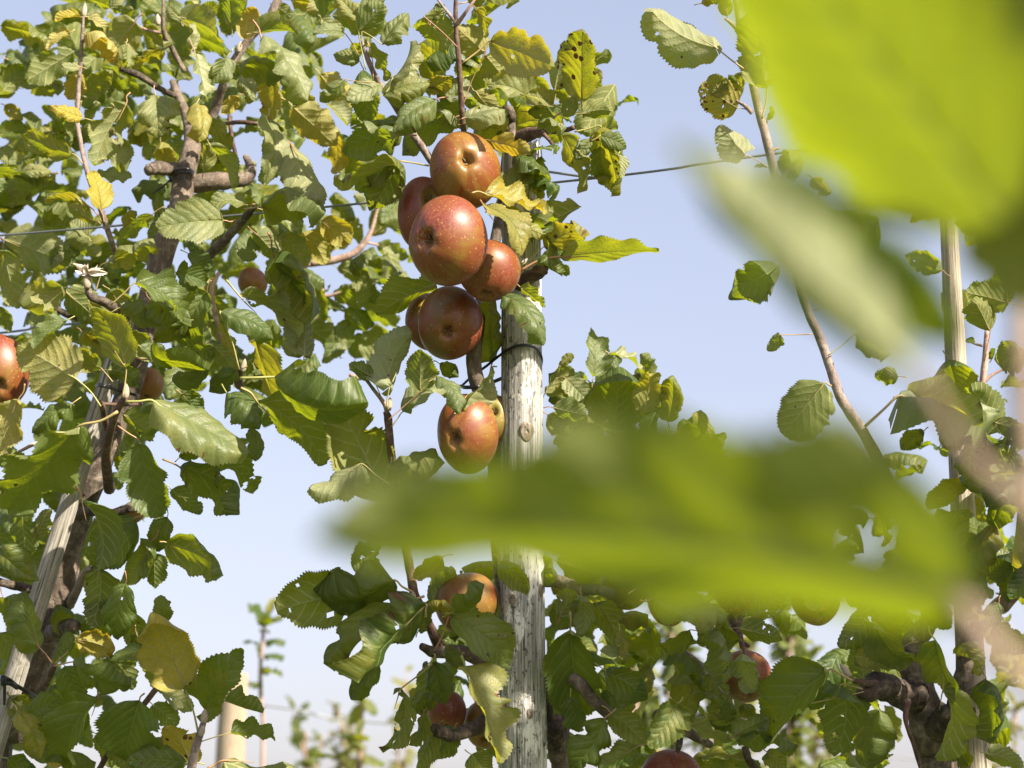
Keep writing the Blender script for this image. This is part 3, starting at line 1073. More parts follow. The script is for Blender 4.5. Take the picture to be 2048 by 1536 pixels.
RIGHT_9 = """
1110 990 > 985 930 690 1305 300 t -6 Dv.6
1165 1035 > 1045 1015 1008 1395 255 u -1 h4n3y1
1260 1150 1200 1475 165 t -4 D
1560 765 1680 1065 165 t -5 D
1605 1040 1560 1395 130 u -4 y1
1230 675 1425 855 145 t -1 D
1210 580 1035 795 185 u 0 h2
1395 800 1130 905 195 u 2 h2
1840 980 1862 1325 150 u 6
1850 1390 2015 1465 110 u 6
1885 685 2065 835 140 u 4 y1
900 440 890 605 140 u 0 p2n4
510 1120 560 1210 90 u 2 y2
1170 1050 > 450 1290 655 1195 110 u -1 p5
460 1300 800 1350 100 u 0
1200 100 915 180 130 u 0 h2
1140 60 1090 110 60 u 0
1910 560 1850 690 120 t 2
2000 280 1960 560 190 u 5
2040 300 2060 540 140 u 4
1120 1075 1192 1305 140 u 3 y1
640 1380 740 1480 130 u 3
1690 780 1800 960 150 u 7
1680 1290 1740 1440 120 t 6 D
1300 620 1380 500 180 u 4
1030 520 940 380 160 u 4
1500 540 1620 700 180 u 6
1720 560 1830 420 170 u 6
1860 420 1960 300 160 u 6
"""
RIGHT_7 = """
512 376 > 362 262 25 70 255 u -3 p8h1n3LT8
612 650 > 637 482 560 75 310 u -3 y3n3T-14
565 610 > 480 590 275 480 225 u 0 y4s8n6h5
470 560 > 400 530 330 415 130 u 1 y3s5n4r4
645 915 > 520 842 385 690 200 u -2 p9L
505 390 500 522 65 u 1
740 940 > 835 870 695 905 200 u 1 y3h3n4
890 972 990 1055 85 u 2 y4n3
740 1170 832 1040 105 t 0 p4
810 1185 932 1120 75 t 0 p2
1245 1370 955 1185 220 u 1 y2n4
700 1060 600 1010 65 t 0 p3
420 90 400 -20 90 u 1 y2
280 20 400 -10 60 u 0
1590 1180 1430 1220 90 u 5 y2
1700 1170 1770 1290 110 u 6
1600 1480 1400 1400 130 u 4 p4y1
480 450 430 410 26 u 0
640 660 665 580 26 u 0
645 915 575 915 20 u 0
"""
RIGHT_8 = """
760 50 > 705 88 438 265 265 u 0 v.7k1T10
885 460 > 715 465 645 548 75 u -1 p4k4
995 745 > 955 728 735 1005 325 u -1 s3n2k1v.6T6
975 578 > 1125 462 1310 570 160 u -1 y1
900 330 > 975 312 1110 320 60 u 0
1360 690 1235 692 110 u 3 y1
1175 968 > 1368 800 1895 890 115 t -3 p6n3
1400 830 1760 960 150 u -1 p2n6
1500 990 1375 1090 120 u 2 y2
1840 1015 1770 780 190 u 2 y1n5
1965 290 1735 235 205 u 2 y2n3
1830 610 > 1862 445 1790 300 170 u 3 y2
1640 600 1700 830 270 u 6
2060 560 1890 600 210 u 4 n4
1880 940 2050 1010 110 u 2 n5
1770 495 1730 500 40 t 3
1870 600 1890 540 25 u 3
1600 1060 1720 980 150 u 6
1900 1040 1800 1150 180 u 6
2000 1100 1940 1220 160 u 6 y1
1420 460 1560 560 0.1 u 6
"""
# ------------------------------------------------------------------ setting
gv, gf = [], []
N = 40
for i in range(N + 1):
    for j in range(N + 1):
        x = (i / N - .5) * 2; y = (j / N - .5) * 2
        X = math.copysign(abs(x) ** 3, x) * 900; Y = math.copysign(abs(y) ** 3, y) * 900
        gv.append((X, Y, .03 * math.sin(X * .7) * math.cos(Y * .9)))
for i in range(N):
    for j in range(N):
        gf.append((i * (N + 1) + j, (i + 1) * (N + 1) + j, (i + 1) * (N + 1) + j + 1, i * (N + 1) + j + 1))
g_o = obj('ground', mesh_from('ground', gv, gf), M['ground'])
tag(g_o, 'grassy orchard ground under the rows of trees', None, None, 'structure')

D0 = 1.85

# ------------------------------------------------------------------ stakes
def pole(name, top, bot, r_top, r_bot, m, label, seed, knots=(), group=None, to_ground=True, cat='stake', rough_top=False):
    """top, bot: world points on the axis; continues below bot to the ground"""
    rng = random.Random(seed)
    top, bot = Vector(top), Vector(bot)
    ax = (top - bot).normalized()
    k = bot.z / ax.z if to_ground else 0
    foot = bot - ax * k
    H = (top - foot).length
    hb = (bot - foot).length
    rt = root_at(name, foot, label, cat, group)
    q = Vector((0, 0, 1)).rotation_difference(ax)
    sides = 72
    hs = list(np.linspace(-.3, hb - .05, 6)) + list(np.linspace(hb, H, 110))
    V, F = [], []
    groove = [(rng.uniform(0, 6.28), rng.uniform(.03, .075), rng.uniform(.02, .05), rng.uniform(3, 9), rng.uniform(0, 6)) for _ in range(9)]
    pr = [rng.uniform(0, 6.28) for _ in range(6)]
    for h in hs:
        f = (h - hb) / max(.01, H - hb)
        r = r_bot + (r_top - r_bot) * max(-.6, f)
        for s in range(sides):
            th = 6.2832 * s / sides
            m_ = 1 + .014 * math.sin(2 * th + pr[0] + h * 2) + .010 * math.sin(3 * th + pr[1] - h * 5) + .006 * math.sin(h * 38 + pr[2] + th)
            for (a, wd, dp, fr, p0) in groove:
                dth = (th - a - .09 * math.sin(h * fr + p0) + math.pi) % 6.2832 - math.pi
                on = .5 + .5 * math.sin(h * fr * 1.7 + p0 * 2)
                m_ -= dp * on * math.exp(-(dth / wd) ** 2)
            z = h
            if rough_top and h > H - .001:
                z += .006 * math.sin(th + 1) + rng.uniform(-.002, .002)
            V.append((r * m_ * math.cos(th), r * m_ * math.sin(th), z))
    for i in range(len(hs) - 1):
        for s in range(sides):
            s2 = (s + 1) % sides
            F.append((i * sides + s, i * sides + s2, (i + 1) * sides + s2, (i + 1) * sides + s))
    F.append(tuple((len(hs) - 1) * sides + s for s in range(sides)))
    o = obj('shaft', mesh_from('shaft', V, F), m, rt)
    o.rotation_mode = 'QUATERNION'; o.rotation_quaternion = q
    o.data.polygons[len(o.data.polygons) - 1].use_smooth = False
    for (P, size, el) in knots:
        P = Vector(P)
        c = foot + ax * (P - foot).dot(ax)
        out = (CAM - c); out = (out - ax * out.dot(ax))
        side = (P - c); side = side - ax * side.dot(ax)
        hh = (c - foot).length
        rr = r_bot + (r_top - r_bot) * (hh - hb) / (H - hb)
        outn = out.normalized(); sx = ax.cross(outn).normalized()
        sx_off = max(-.9 * rr, min(.9 * rr, side.dot(sx)))
        a0 = math.asin(sx_off / rr)
        KV, KF = [], []
        rings = [(0, -.0016), (.14, -.0012), (.22, .0006), (.34, .0002), (.45, .0009), (.58, .0003), (.7, .0008), (.85, .0003), (1.0, -.0010)]
        nS = 18
        for (q_, zz) in rings:
            for s in range(nS):
                th = 6.2832 * s / nS
                jj = 1 + .10 * math.sin(3 * th + seed + q_ * 4)
                u_ = q_ * size * math.cos(th) * jj; v_ = q_ * size * el * math.sin(th) * jj
                aa = a0 + u_ / rr
                p = c + ax * v_ + (outn * math.cos(aa) + sx * math.sin(aa)) * (rr * 1.0 + zz + .0004)
                KV.append(np.array(p - foot))
        for i in range(len(rings) - 1):
            for s in range(nS):
                s2 = (s + 1) % nS
                KF.append((i * nS + s, i * nS + s2, (i + 1) * nS + s2, (i + 1) * nS + s))
        obj('knot', mesh_from('knot', KV, KF), M['knot'], rt)
    return rt, foot, ax

M['knot'] = make_wood('knot_wood', (0.20, 0.165, 0.125), (0.42, 0.36, 0.29), (0.09, 0.07, 0.05), 0.6, 0.1)

DP = 1.90
def pxm(px, d): return px * d / FP
cp, cfoot, cax = pole('wooden_stake', at(1042, 292, DP), at(1047, 1560, DP), pxm(37, DP), pxm(48, DP), M['wood'],
    'thick grey weathered stake standing upright beside the apple cluster', 3, knots=[
    (at(1025, 1193, DP), pxm(9, DP), 1.6), (at(1082, 1178, DP), pxm(8, DP), 1.8), (at(1060, 1419, DP), pxm(8, DP), 1.5),
    (at(1054, 862, DP), pxm(16, DP), 1.3), (at(1088, 1484, DP), pxm(4, DP), 1.3)], rough_top=True, group='stakes of the near row')
DL = 1.93
lp_, lfoot, lax = pole('wooden_stake', at(262, 610, DL + .03), at(8, 1425, DL), pxm(17, DL), pxm(22, DL), M['wood_left'],
    'slanting grey stake tied to the leaning apple trunk', 8, group='stakes of the near row')
DR = 1.97
rp_, rfoot, rax = pole('wooden_stake', at(1896, 405, DR), at(1949, 1500, DR), pxm(17, DR), pxm(31, DR), M['wood2'],
    'thin pale stake with clean dry grain standing by the young shoot', 12, group='stakes of the near row')

# ------------------------------------------------------------------ trees: roots and wood
def wood(tree, name, pts, m, d=None, seed=0, bump=0.06, sides=12, n=7, to_ground=False):
    """pts: (px, py, radius_px, depth_m)"""
    P = [at(p[0], p[1], p[3]) for p in pts]
    rad = [pxm(p[2], p[3]) for p in pts]
    if to_ground:
        b = P[0]
        P = [Vector((b.x * 1.02 + .01, b.y, -.05)), Vector((b.x + .005, b.y, b.z * .5))] + P
        rad = [rad[0] * 1.5, rad[0] * 1.15] + rad
    V, F = tube([np.array(p - tree.location) for p in P], rad, sides, n, seed, bump)
    return obj(name, mesh_from(name, V, F), m, tree)

def r1(x, y): return (x * S1, y * S1)
def r2(x, y): return (x * S1, 500 + y * S1)
def r3(x, y): return (x * S3, 1000 + y * S3)
def r4(x, y): return (600 + x * S4, y * S4)
def r5(x, y): return (600 + x * S4, 500 + y * S4)
def r6(x, y): return (540 + x * S4, 1000 + y * S4)
def r7(x, y): return (1300 + x * S7, y * S7)
def r8(x, y): return (1300 + x * S7, 500 + y * S7)
def r9(x, y): return (1300 + x * S7, 1000 + y * S7)
def W(f, s, *pts):
    """(x, y, width in zoomed px, depth)"""
    return [f(p[0], p[1]) + (p[2] * s / 2, p[3]) for p in pts]

# --- leaning tree
p = at(0, 1536, 2.0)
LT = root_at('apple_tree', Vector((p.x - .12, p.y, 0)), 'leaning apple tree with a crooked trunk, crowded yellowing leaves and a withered blossom', 'apple tree', 'apple trees of the near row')
tr = W(r3, S3, (-60, 1620, 230, 2.0), (60, 1330, 200, 2.0), (170, 1000, 185, 2.0), (290, 700, 175, 2.0), (365, 430, 165, 2.0), (430, 150, 150, 2.0))
tr += W(r2, S1, (700, 960, 140, 2.01), (770, 760, 140, 2.01), (850, 440, 150, 2.02), (910, 200, 150, 2.04), (960, -20, 140, 2.05))
tr += W(r1, S1, (1050, 1230, 135, 2.06), (1080, 1030, 130, 2.08), (1125, 850, 105, 2.1), (1100, 700, 70, 2.12), (1045, 570, 52, 2.13), (1010, 480, 40, 2.15))
wood(LT, 'trunk', tr, M['bark'], seed=1, bump=.05, sides=16, to_ground=True)
for i, (mt, pts) in enumerate([
    ('bark', W(r1, S1, (1060, 1000, 90, 2.08), (960, 985, 85, 2.06), (900, 985, 80, 2.05), (865, 1000, 60, 2.04))),
    ('bark', W(r1, S1, (1090, 1080, 110, 2.08), (1280, 1060, 105, 2.08), (1420, 1050, 85, 2.09), (1470, 1000, 60, 2.1), (1440, 920, 40, 2.12))),
    ('bark', W(r1, S1, (1190, 800, 55, 2.1), (1260, 640, 52, 2.1), (1330, 430, 50, 2.08), (1450, 240, 46, 2.08), (1570, 110, 50, 2.08), (1660, -80, 40, 2.1))),
    ('bark', W(r1, S1, (1150, 1560, 62, 2.03), (1300, 1420, 58, 1.99), (1420, 1290, 50, 1.96), (1490, 1210, 30, 1.95))),
    ('shoot', W(r1, S1, (690, 1500, 40, 2.02), (655, 1420, 36, 1.99), (590, 1225, 34, 1.97), (515, 1020, 32, 1.97), (455, 740, 28, 1.98), (455, 600, 27, 1.98), (475, 300, 24, 1.98), (490, 60, 16, 1.98))),
    ('bark_old', W(r1, S1, (1020, 560, 34, 2.12), (920, 510, 34, 2.08), (810, 440, 42, 2.06), (700, 400, 30, 2.05))),
    ('bark', W(r1, S1, (1080, 420, 26, 2.1), (1010, 290, 34, 2.1), (960, 190, 30, 2.08), (955, -40, 16, 2.08))),
    ('shoot_pink', W(r1, S1, (960, 195, 18, 2.08), (860, 175, 16, 2.08), (740, 120, 12, 2.08))),
    ('shoot_dark', W(r1, S1, (1250, 730, 20, 2.1), (1400, 715, 26, 2.07), (1510, 725, 24, 2.06))),
    ('shoot_dark', W(r1, S1, (1390, 960, 22, 2.12), (1350, 760, 24, 2.12), (1330, 520, 18, 2.13))),
    ('bark_old', W(r2, S1, (280, 310, 36, 2.0), (390, 375, 38, 2.0), (520, 410, 38, 2.0), (780, 420, 44, 2.03))),
    ('bark', W(r2, S1, (780, 410, 70, 1.98), (690, 350, 60, 1.92), (600, 300, 56, 1.89), (530, 270, 46, 1.88), (510, 200, 36, 1.88))),
    ('shoot_dark', W(r2, S1, (640, 1400, 66, 2.0), (620, 1220, 56, 1.92), (645, 1060, 48, 1.86), (690, 930, 44, 1.83), (730, 870, 40, 1.82))),
    ('shoot_dark', W(r2, S1, (625, 1050, 40, 1.88), (600, 920, 36, 1.84), (585, 890, 26, 1.83))),
    ('bark_old', W(r3, S3, (380, 90, 60, 2.0), (560, 60, 66, 1.97), (640, 80, 60, 1.95), (760, 40, 62, 1.94))),
    ('bark_old', W(r3, S3, (170, 510, 52, 2.0), (80, 490, 52, 1.97), (-30, 465, 46, 1.95))),
    ('bark', W(r3, S3, (300, 760, 100, 1.98), (400, 725, 90, 1.94), (440, 720, 60, 1.93))),
    ('shoot', W(r3, S3, (400, 600, 60, 2.0), (440, 520, 50, 1.95), (480, 420, 40, 1.93), (520, 390, 26, 1.92))),
    ('shoot_dark', W(r3, S3, (250, 1080, 44, 1.98), (290, 1000, 40, 1.88), (310, 945, 34, 1.86))),
    ('shoot_dark', W(r3, S3, (560, 1560, 34, 1.9), (610, 1470, 32, 1.89), (655, 1400, 28, 1.88), (850, 1140, 34, 1.87), (900, 1080, 32, 1.87), (970, 1030, 24, 1.87))),
    ('shoot_pink', W(r3, S3, (910, 1070, 18, 1.87), (910, 1000, 16, 1.87), (915, 940, 12, 1.87))),
    ('shoot', W(r3, S3, (1085, 1600, 56, 1.80), (1115, 1450, 50, 1.80), (1140, 1360, 46, 1.80), (1165, 1280, 36, 1.80), (1170, 1250, 22, 1.80))),
    ('shoot_pink', W(r2, S1, (330, 1230, 26, 1.96), (240, 1130, 24, 1.92), (110, 1180, 18, 1.9))),
    ('shoot_pink', W(r2, S1, (1330, 650, 28, 1.97), (1240, 270, 30, 1.95), (1280, 130, 20, 1.95))),
    ('shoot_dark', W(r2, S1, (1400, 790, 60, 1.97), (1395, 740, 50, 1.93), (1410, 700, 30, 1.91))),
    ('shoot_dark', W(r2, S1, (830, 900, 24, 1.98), (700, 905, 24, 1.9), (610, 900, 20, 1.86))),
    ]):
    wood(LT, 'branch', pts, M[mt], seed=20 + i, bump=.10 if 'bark' in mt else .05, sides=10)
# blurred twig with pale stems between the leaning tree and the cluster
for i, pts in enumerate([W(r4, S4, (60, 1440, 40, 2.36), (190, 1420, 44, 2.36), (300, 1380, 40, 2.36), (380, 1280, 28, 2.36), (430, 1120, 16, 2.36)),
                         W(r5, S4, (120, 160, 22, 2.38), (140, 250, 20, 2.38), (260, 215, 16, 2.38), (450, 150, 12, 2.38)),
                         W(r4, S4, (260, 1410, 20, 2.36), (350, 1330, 16, 2.36), (430, 1340, 10, 2.36)),
                         W(r5, S4, (270, 680, 26, 2.2), (330, 700, 24, 2.2), (450, 655, 14, 2.2)),
                         W(r4, S4, (-60, 1475, 40, 2.36), (0, 1450, 40, 2.36), (60, 1440, 38, 2.36))]):
    wood(LT, 'branch', pts, M['shoot_pink'], seed=60 + i, bump=.05, sides=8)

# --- centre tree
p = at(985, 1536, 1.93)
CT = root_at('apple_tree', Vector((p.x, p.y, 0)), 'apple tree behind the thick upright stake, bearing the cluster of red apples', 'apple tree', 'apple trees of the near row')
tr = W(r6, S4, (1590, 1560, 110, 1.96), (1570, 1400, 100, 1.96), (1540, 1250, 80, 1.965), (1480, 1100, 80, 1.97), (1330, 700, 80, 1.97), (1250, 300, 82, 1.96))
tr += W(r5, S4, (1050, 900, 84, 1.93), (985, 780, 82, 1.90), (950, 620, 84, 1.89), (970, 400, 82, 1.90), (1000, 240, 70, 1.93))
tr += W(r4, S4, (1090, 1200, 60, 1.955), (1120, 950, 62, 1.95), (1145, 760, 60, 1.94), (1150, 640, 50, 1.94), (1135, 595, 40, 1.94))
wood(CT, 'trunk', tr, M['bark'], seed=2, bump=.05, sides=14, to_ground=True)
for i, (mt, pts) in enumerate([
    ('shoot_dark', W(r4, S4, (905, 790, 34, 1.88), (890, 680, 32, 1.87), (880, 540, 32, 1.86), (868, 340, 30, 1.85), (855, 200, 28, 1.85), (850, 90, 26, 1.85), (851, -60, 20, 1.85))),
    ('shoot', W(r4, S4, (850, 120, 24, 1.85), (800, 60, 16, 1.85), (740, -20, 12, 1.85))),
    ('shoot_pink', W(r4, S4, (860, 130, 26, 1.85), (910, 60, 18, 1.84), (960, -10, 14, 1.84))),
    ('shoot', W(r4, S4, (780, 980, 44, 1.9), (710, 870, 42, 1.89), (650, 780, 42, 1.88), (590, 690, 40, 1.88), (500, 550, 34, 1.87), (430, 450, 32, 1.87), (385, 360, 30, 1.86), (345, 250, 22, 1.86), (325, 200, 14, 1.86))),
    ('shoot_dark', W(r4, S4, (1190, 760, 90, 1.95), (1250, 735, 76, 1.93), (1340, 712, 50, 1.91), (1430, 715, 34, 1.9), (1500, 695, 26, 1.89))),
    ('shoot_dark', W(r4, S4, (1340, 710, 26, 1.91), (1330, 640, 22, 1.9), (1335, 570, 18, 1.9))),
    ('shoot_dark', W(r4, S4, (1340, 710, 20, 1.91), (1390, 640, 12, 1.9), (1450, 590, 10, 1.9))),
    ('shoot_dark', W(r4, S4, (1340, 700, 16, 1.91), (1300, 630, 10, 1.9), (1250, 600, 8, 1.9))),
    ('shoot_dark', W(r4, S4, (1320, 720, 24, 1.9), (1380, 790, 18, 1.88), (1400, 840, 10, 1.88))),
    ('bark_old', W(r4, S4, (1150, 660, 60, 1.94), (1140, 610, 66, 1.93), (1120, 585, 40, 1.925))),
    ('bark_old', W(r5, S4, (1180, 230, 70, 1.90), (1210, 180, 84, 1.88), (1270, 140, 78, 1.86), (1330, 105, 66, 1.85), (1345, 95, 30, 1.85))),
    ('shoot_dark', W(r5, S4, (545, 1420, 52, 1.86), (520, 1250, 46, 1.86), (495, 1080, 44, 1.85), (482, 930, 44, 1.85), (470, 880, 34, 1.85))),
    ('shoot', W(r5, S4, (478, 900, 26, 1.85), (460, 840, 24, 1.845), (400, 760, 20, 1.84), (340, 685, 16, 1.84), (270, 650, 10, 1.84))),
    ('shoot', W(r5, S4, (505, 1440, 30, 1.87), (470, 1380, 26, 1.86), (440, 1260, 18, 1.86))),
    ('shoot_dark', W(r6, S4, (690, -40, 46, 1.86), (725, 180, 48, 1.87), (765, 380, 50, 1.87), (790, 520, 54, 1.87), (850, 640, 52, 1.88), (910, 770, 60, 1.89), (950, 840, 70, 1.9))),
    ('bark', W(r6, S4, (830, 800, 40, 1.86), (900, 830, 66, 1.88), (1050, 830, 76, 1.92), (1200, 900, 90, 1.95), (1330, 960, 90, 1.97))),
    ('bark_old', W(r6, S4, (850, 1238, 40, 1.86), (900, 1255, 66, 1.87), (1000, 1285, 72, 1.89), (1130, 1240, 86, 1.93), (1300, 1170, 110, 1.96), (1450, 1150, 110, 1.97))),
    ('bark', W(r6, S4, (1480, 1060, 90, 1.96), (1530, 985, 86, 1.93), (1600, 955, 84, 1.90), (1680, 985, 84, 1.88), (1740, 1060, 76, 1.88), (1860, 1180, 64, 1.89), (1990, 1290, 50, 1.93))),
    ('bark', W(r6, S4, (1400, 440, 80, 1.97), (1540, 440, 76, 1.94), (1640, 465, 72, 1.92), (1720, 490, 70, 1.90), (1790, 490, 60, 1.88), (1880, 515, 50, 1.86))),
    ('bark_old', W(r6, S4, (1560, 1330, 90, 1.945), (1565, 1265, 92, 1.935), (1562, 1225, 84, 1.93))),
    ('bark', W(r6, S4, (1500, 960, 40, 1.95), (1520, 1100, 46, 1.945), (1532, 1240, 50, 1.945), (1545, 1290, 40, 1.945))),
    ('bark', W(r9, S7, (40, 1170, 54, 1.93), (150, 1240, 58, 1.90), (260, 1300, 54, 1.9), (330, 1340, 40, 1.92))),
    ('bark', W(r9, S7, (155, 1245, 46, 1.90), (160, 1330, 40, 1.88), (150, 1375, 24, 1.87))),
    ('shoot_dark', W(r9, S7, (495, 640, 34, 1.92), (490, 720, 34, 1.9), (505, 800, 28, 1.88), (510, 840, 20, 1.88))),
    ('shoot_dark', W(r9, S7, (440, 640, 40, 1.94), (500, 770, 30, 1.91), (540, 800, 20, 1.9))),
    ('shoot', W(r9, S7, (160, 800, 26, 1.92), (250, 870, 16, 1.9), (330, 950, 12, 1.88), (400, 1060, 10, 1.88))),
    ('bark_old', W(r9, S7, (520, 1350, 36, 1.95), (540, 1420, 44, 1.95), (600, 1500, 44, 1.96))),
    ]):
    wood(CT, 'branch', pts, M[mt], seed=100 + i, bump=.11 if 'old' in mt else .06, sides=12)

# --- young-shoot tree
p = at(1860, 1536, 1.97)
RTREE = root_at('apple_tree', Vector((p.x, p.y, 0)), 'apple tree with knobbly dark trunk and one long bare shoot rising against the sky', 'apple tree', 'apple trees of the near row')
tr = W(r9, S7, (1590, 1540, 215, 1.97), (1545, 1330, 205, 1.97), (1500, 1150, 195, 1.97), (1460, 1000, 170, 1.97), (1440, 880, 150, 1.97), (1450, 780, 140, 1.97), (1510, 690, 110, 1.97), (1590, 560, 80, 1.97))
wood(RTREE, 'trunk', tr, M['bark'], seed=3, bump=.06, sides=16, to_ground=True)
for i, (mt, pts) in enumerate([
    ('bark_old', W(r9, S7, (1440, 1080, 190, 1.96), (1340, 1050, 150, 1.93), (1260, 1010, 150, 1.90), (1190, 1050, 110, 1.88), (1140, 1065, 40, 1.87))),
    ('bark_old', W(r9, S7, (1560, 1250, 150, 1.96), (1640, 1190, 150, 1.93), (1710, 1170, 120, 1.91), (1760, 1150, 60, 1.90))),
    ('bark', W(r9, S7, (1680, 1140, 120, 1.95), (1720, 960, 110, 1.94), (1750, 800, 100, 1.94), (1850, 640, 90, 1.95), (1960, 540, 90, 1.95), (2080, 380, 90, 1.95))),
    ('bark', W(r9, S7, (1640, 1330, 90, 1.96), (1690, 1200, 80, 1.95), (1680, 1050, 60, 1.94))),
    ('shoot_dark', W(r9, S7, (1250, 1010, 50, 1.89), (1170, 1000, 36, 1.86), (1105, 985, 26, 1.83), (1080, 955, 14, 1.82))),
    ('shoot_dark', W(r9, S7, (1410, 1100, 40, 1.9), (1400, 1210, 26, 1.88), (1440, 1330, 22, 1.88), (1490, 1500, 22, 1.88))),
    ]):
    wood(RTREE, 'branch', pts, M[mt], seed=160 + i, bump=.12, sides=12)
wood(RTREE, 'branch', [(1880, 1240, 16, 1.96), (1830, 1090, 14, 1.92), (1775, 960, 12.5, 1.88)] + W(r8, S7, (1180, 1020, 62, 1.86), (1100, 900, 58, 1.85), (1040, 800, 54, 1.85), (985, 640, 52, 1.85), (930, 480, 50, 1.85), (870, 350, 48, 1.85), (810, 160, 46, 1.85)) +
     W(r7, S7, (740, 1180, 48, 1.85), (690, 980, 52, 1.85), (640, 770, 48, 1.85), (600, 620, 48, 1.85), (560, 440, 46, 1.85), (510, 220, 44, 1.85), (480, 40, 42, 1.85), (455, -120, 36, 1.85)), M['shoot'], seed=170, bump=.04, sides=14)
for i, (mt, pts) in enumerate([
    ('shoot', W(r7, S7, (510, 200, 34, 1.85), (460, 140, 26, 1.85), (410, 100, 14, 1.85))),
    ('shoot', W(r7, S7, (560, 620, 28, 1.85), (520, 580, 22, 1.85), (470, 550, 14, 1.85))),
    ('shoot_pink', W(r7, S7, (650, 840, 22, 1.85), (690, 815, 18, 1.85), (710, 815, 10, 1.85))),
    ('shoot_dark', W(r7, S7, (715, 1000, 30, 1.85), (735, 960, 26, 1.85), (800, 895, 14, 1.85))),
    ('shoot_pink', W(r8, S7, (1780, 1000, 44, 2.0), (1815, 770, 42, 2.0), (1835, 600, 36, 2.0), (1845, 440, 26, 2.0))),
    ('shoot_pink', W(r8, S7, (1830, 720, 24, 2.0), (1880, 680, 16, 2.0), (1960, 640, 12, 2.0))),
    ('shoot_dark', W(r8, S7, (1820, 525, 16, 2.0), (1770, 510, 12, 2.0), (1740, 490, 8, 2.0))),
    ]):
    wood(RTREE, 'branch', pts, M[mt], seed=180 + i, bump=.05, sides=8)

# ------------------------------------------------------------------ leaves on the three trees
rng = random.Random(4)
def put_all(tree, recs, rng):
    n = 0
    for r in recs:
        r['ybias'] = max(0, (700 - r['b'][1]) / 700) * rng.choice((.3, 1, 2.5, 4))      # higher leaves coloured yellower to look sunlit
        if r['w'] < 2: continue
        if 'p' not in r['flags'] and r['b'][1] < 700: r['flags']['p'] = rng.choice((0, 0, 1, 2, 4))  # extra paleness paints the upper leaves as sunlit tops
        put_leaf(tree, r, rng); n += 1
    return n

nL = put_all(LT, parse(LEFT_1, 0, 0, S1, 1.85) + parse(LEFT_2, 0, 500, S1, 1.85) + parse(LEFT_3, 0, 1000, S3, 1.85), rng)
nC = put_all(CT, parse(CENTRE_4, 600, 0, S4, 1.85) + parse(CENTRE_5, 600, 500, S4, 1.85) + parse(CENTRE_6, 540, 1000, S4, 1.85) + parse(CENTRE_9, 1300, 1000, S7, 1.85), rng)
nR = put_all(RTREE, parse(RIGHT_9, 1300, 1000, S7, 1.85) + parse(RIGHT_7, 1300, 0, S7, 1.85) + parse(RIGHT_8, 1300, 500, S7, 1.85), rng)

BLUR_TWIG = """
300 1380 > 390 1290 570 1130 160 u 52 y1
330 1440 510 1470 130 u 52 y2
100 1180 260 1340 150 u 50 y2
170 1260 40 1430 140 u 50 y4
420 1330 590 1400 90 u 52 p7L
300 1060 350 1150 70 u 52 p5
190 1100 250 1190 110 u 52 y2
260 1180 320 1330 110 u 54 y2
430 1120 445 1190 60 u 54 y1
200 1460 380 1590 130 u 54 y1
390 1460 560 1500 100 u 54
540 1560 460 1470 80 u 54
190 1640 290 1590 110 u 54 y1
260 1690 410 1780 130 u 54 y1
330 1650 510 1780 120 u 54
390 1980 420 1770 180 u 50 p3y1
300 1960 330 1830 130 u 54 y1
120 1650 160 1680 80 u 54 p6
"""
nL += put_all(LT, [r for r in parse(BLUR_TWIG, 600, 0, S4, 1.85)], rng)

# leaves deeper inside the leaning tree
def rand_dir(rng):
    while True:
        v = Vector((rng.uniform(-1, 1), rng.uniform(-1, 1), rng.uniform(-1, 1)))
        if .1 < v.length < 1: return v.normalized()
GAPS = [(-20, 20, 60, 62), (0, 195, 90, 250), (185, 300, 290, 415), (560, 320, 665, 425), (10, 600, 75, 680), (230, 380, 260, 420), (100, 470, 135, 520), (330, 800, 480, 1000), (250, 1150, 700, 1540),
        (1280, 0, 2048, 380), (1120, 360, 1500, 620), (140, 1170, 250, 1230), (350, 960, 700, 1160), (560, 840, 640, 1000), (60, 10, 120, 50)]
def fill(tree, areas, rng, cap, label_mass=True):
    extra = []
    n = 0
    for (x0, y0, x1, y1, k, dm, dx) in areas:
        for _ in range(k):
            for _t in range(30):
                x, y = rng.uniform(x0, x1), rng.uniform(y0, y1)
                if not any(a - 12 < x < c + 12 and b - 12 < y < d + 12 for a, b, c, d in GAPS): break
            else:
                continue
            d = rng.uniform(dm, dx)
            P = at(x, y, d)
            Y = (rand_dir(rng) + Vector((0, 0, -.45))).normalized()
            Z = (rand_dir(rng) * .8 + Vector((.1, -.1, .9))).normalized()
            L = rng.uniform(.042, .078)
            P = P - Y * L * .5
            if n < cap:
                pool_leaf(tree, P, Y, Z, L, rng); n += 1
            else:
                extra.append((P, Y, Z, L))
    if extra:
        o = mass('foliage', extra, tree, tree.location)
        o['kind'] = 'stuff'
    return n
nL += fill(LT, [(0, 0, 330, 300, 14, 2.2, 2.5), (200, 0, 640, 330, 26, 2.15, 2.5), (0, 300, 230, 700, 34, 2.12, 2.5), (230, 300, 600, 640, 18, 2.18, 2.5),
                (0, 640, 240, 1000, 12, 2.1, 2.4), (240, 600, 560, 900, 16, 2.1, 2.4), (0, 1000, 300, 1536, 30, 2.08, 2.4), (180, 0, 660, 340, 60, 2.12, 2.6), (0, 0, 230, 640, 60, 2.12, 2.6), (230, 320, 620, 900, 60, 2.12, 2.6), (0, 640, 240, 1536, 50, 2.05, 2.5), (610, 430, 830, 700, 26, 2.25, 2.45), (640, 300, 800, 420, 6, 2.2, 2.4)], random.Random(9), max(0, 300 - nL))
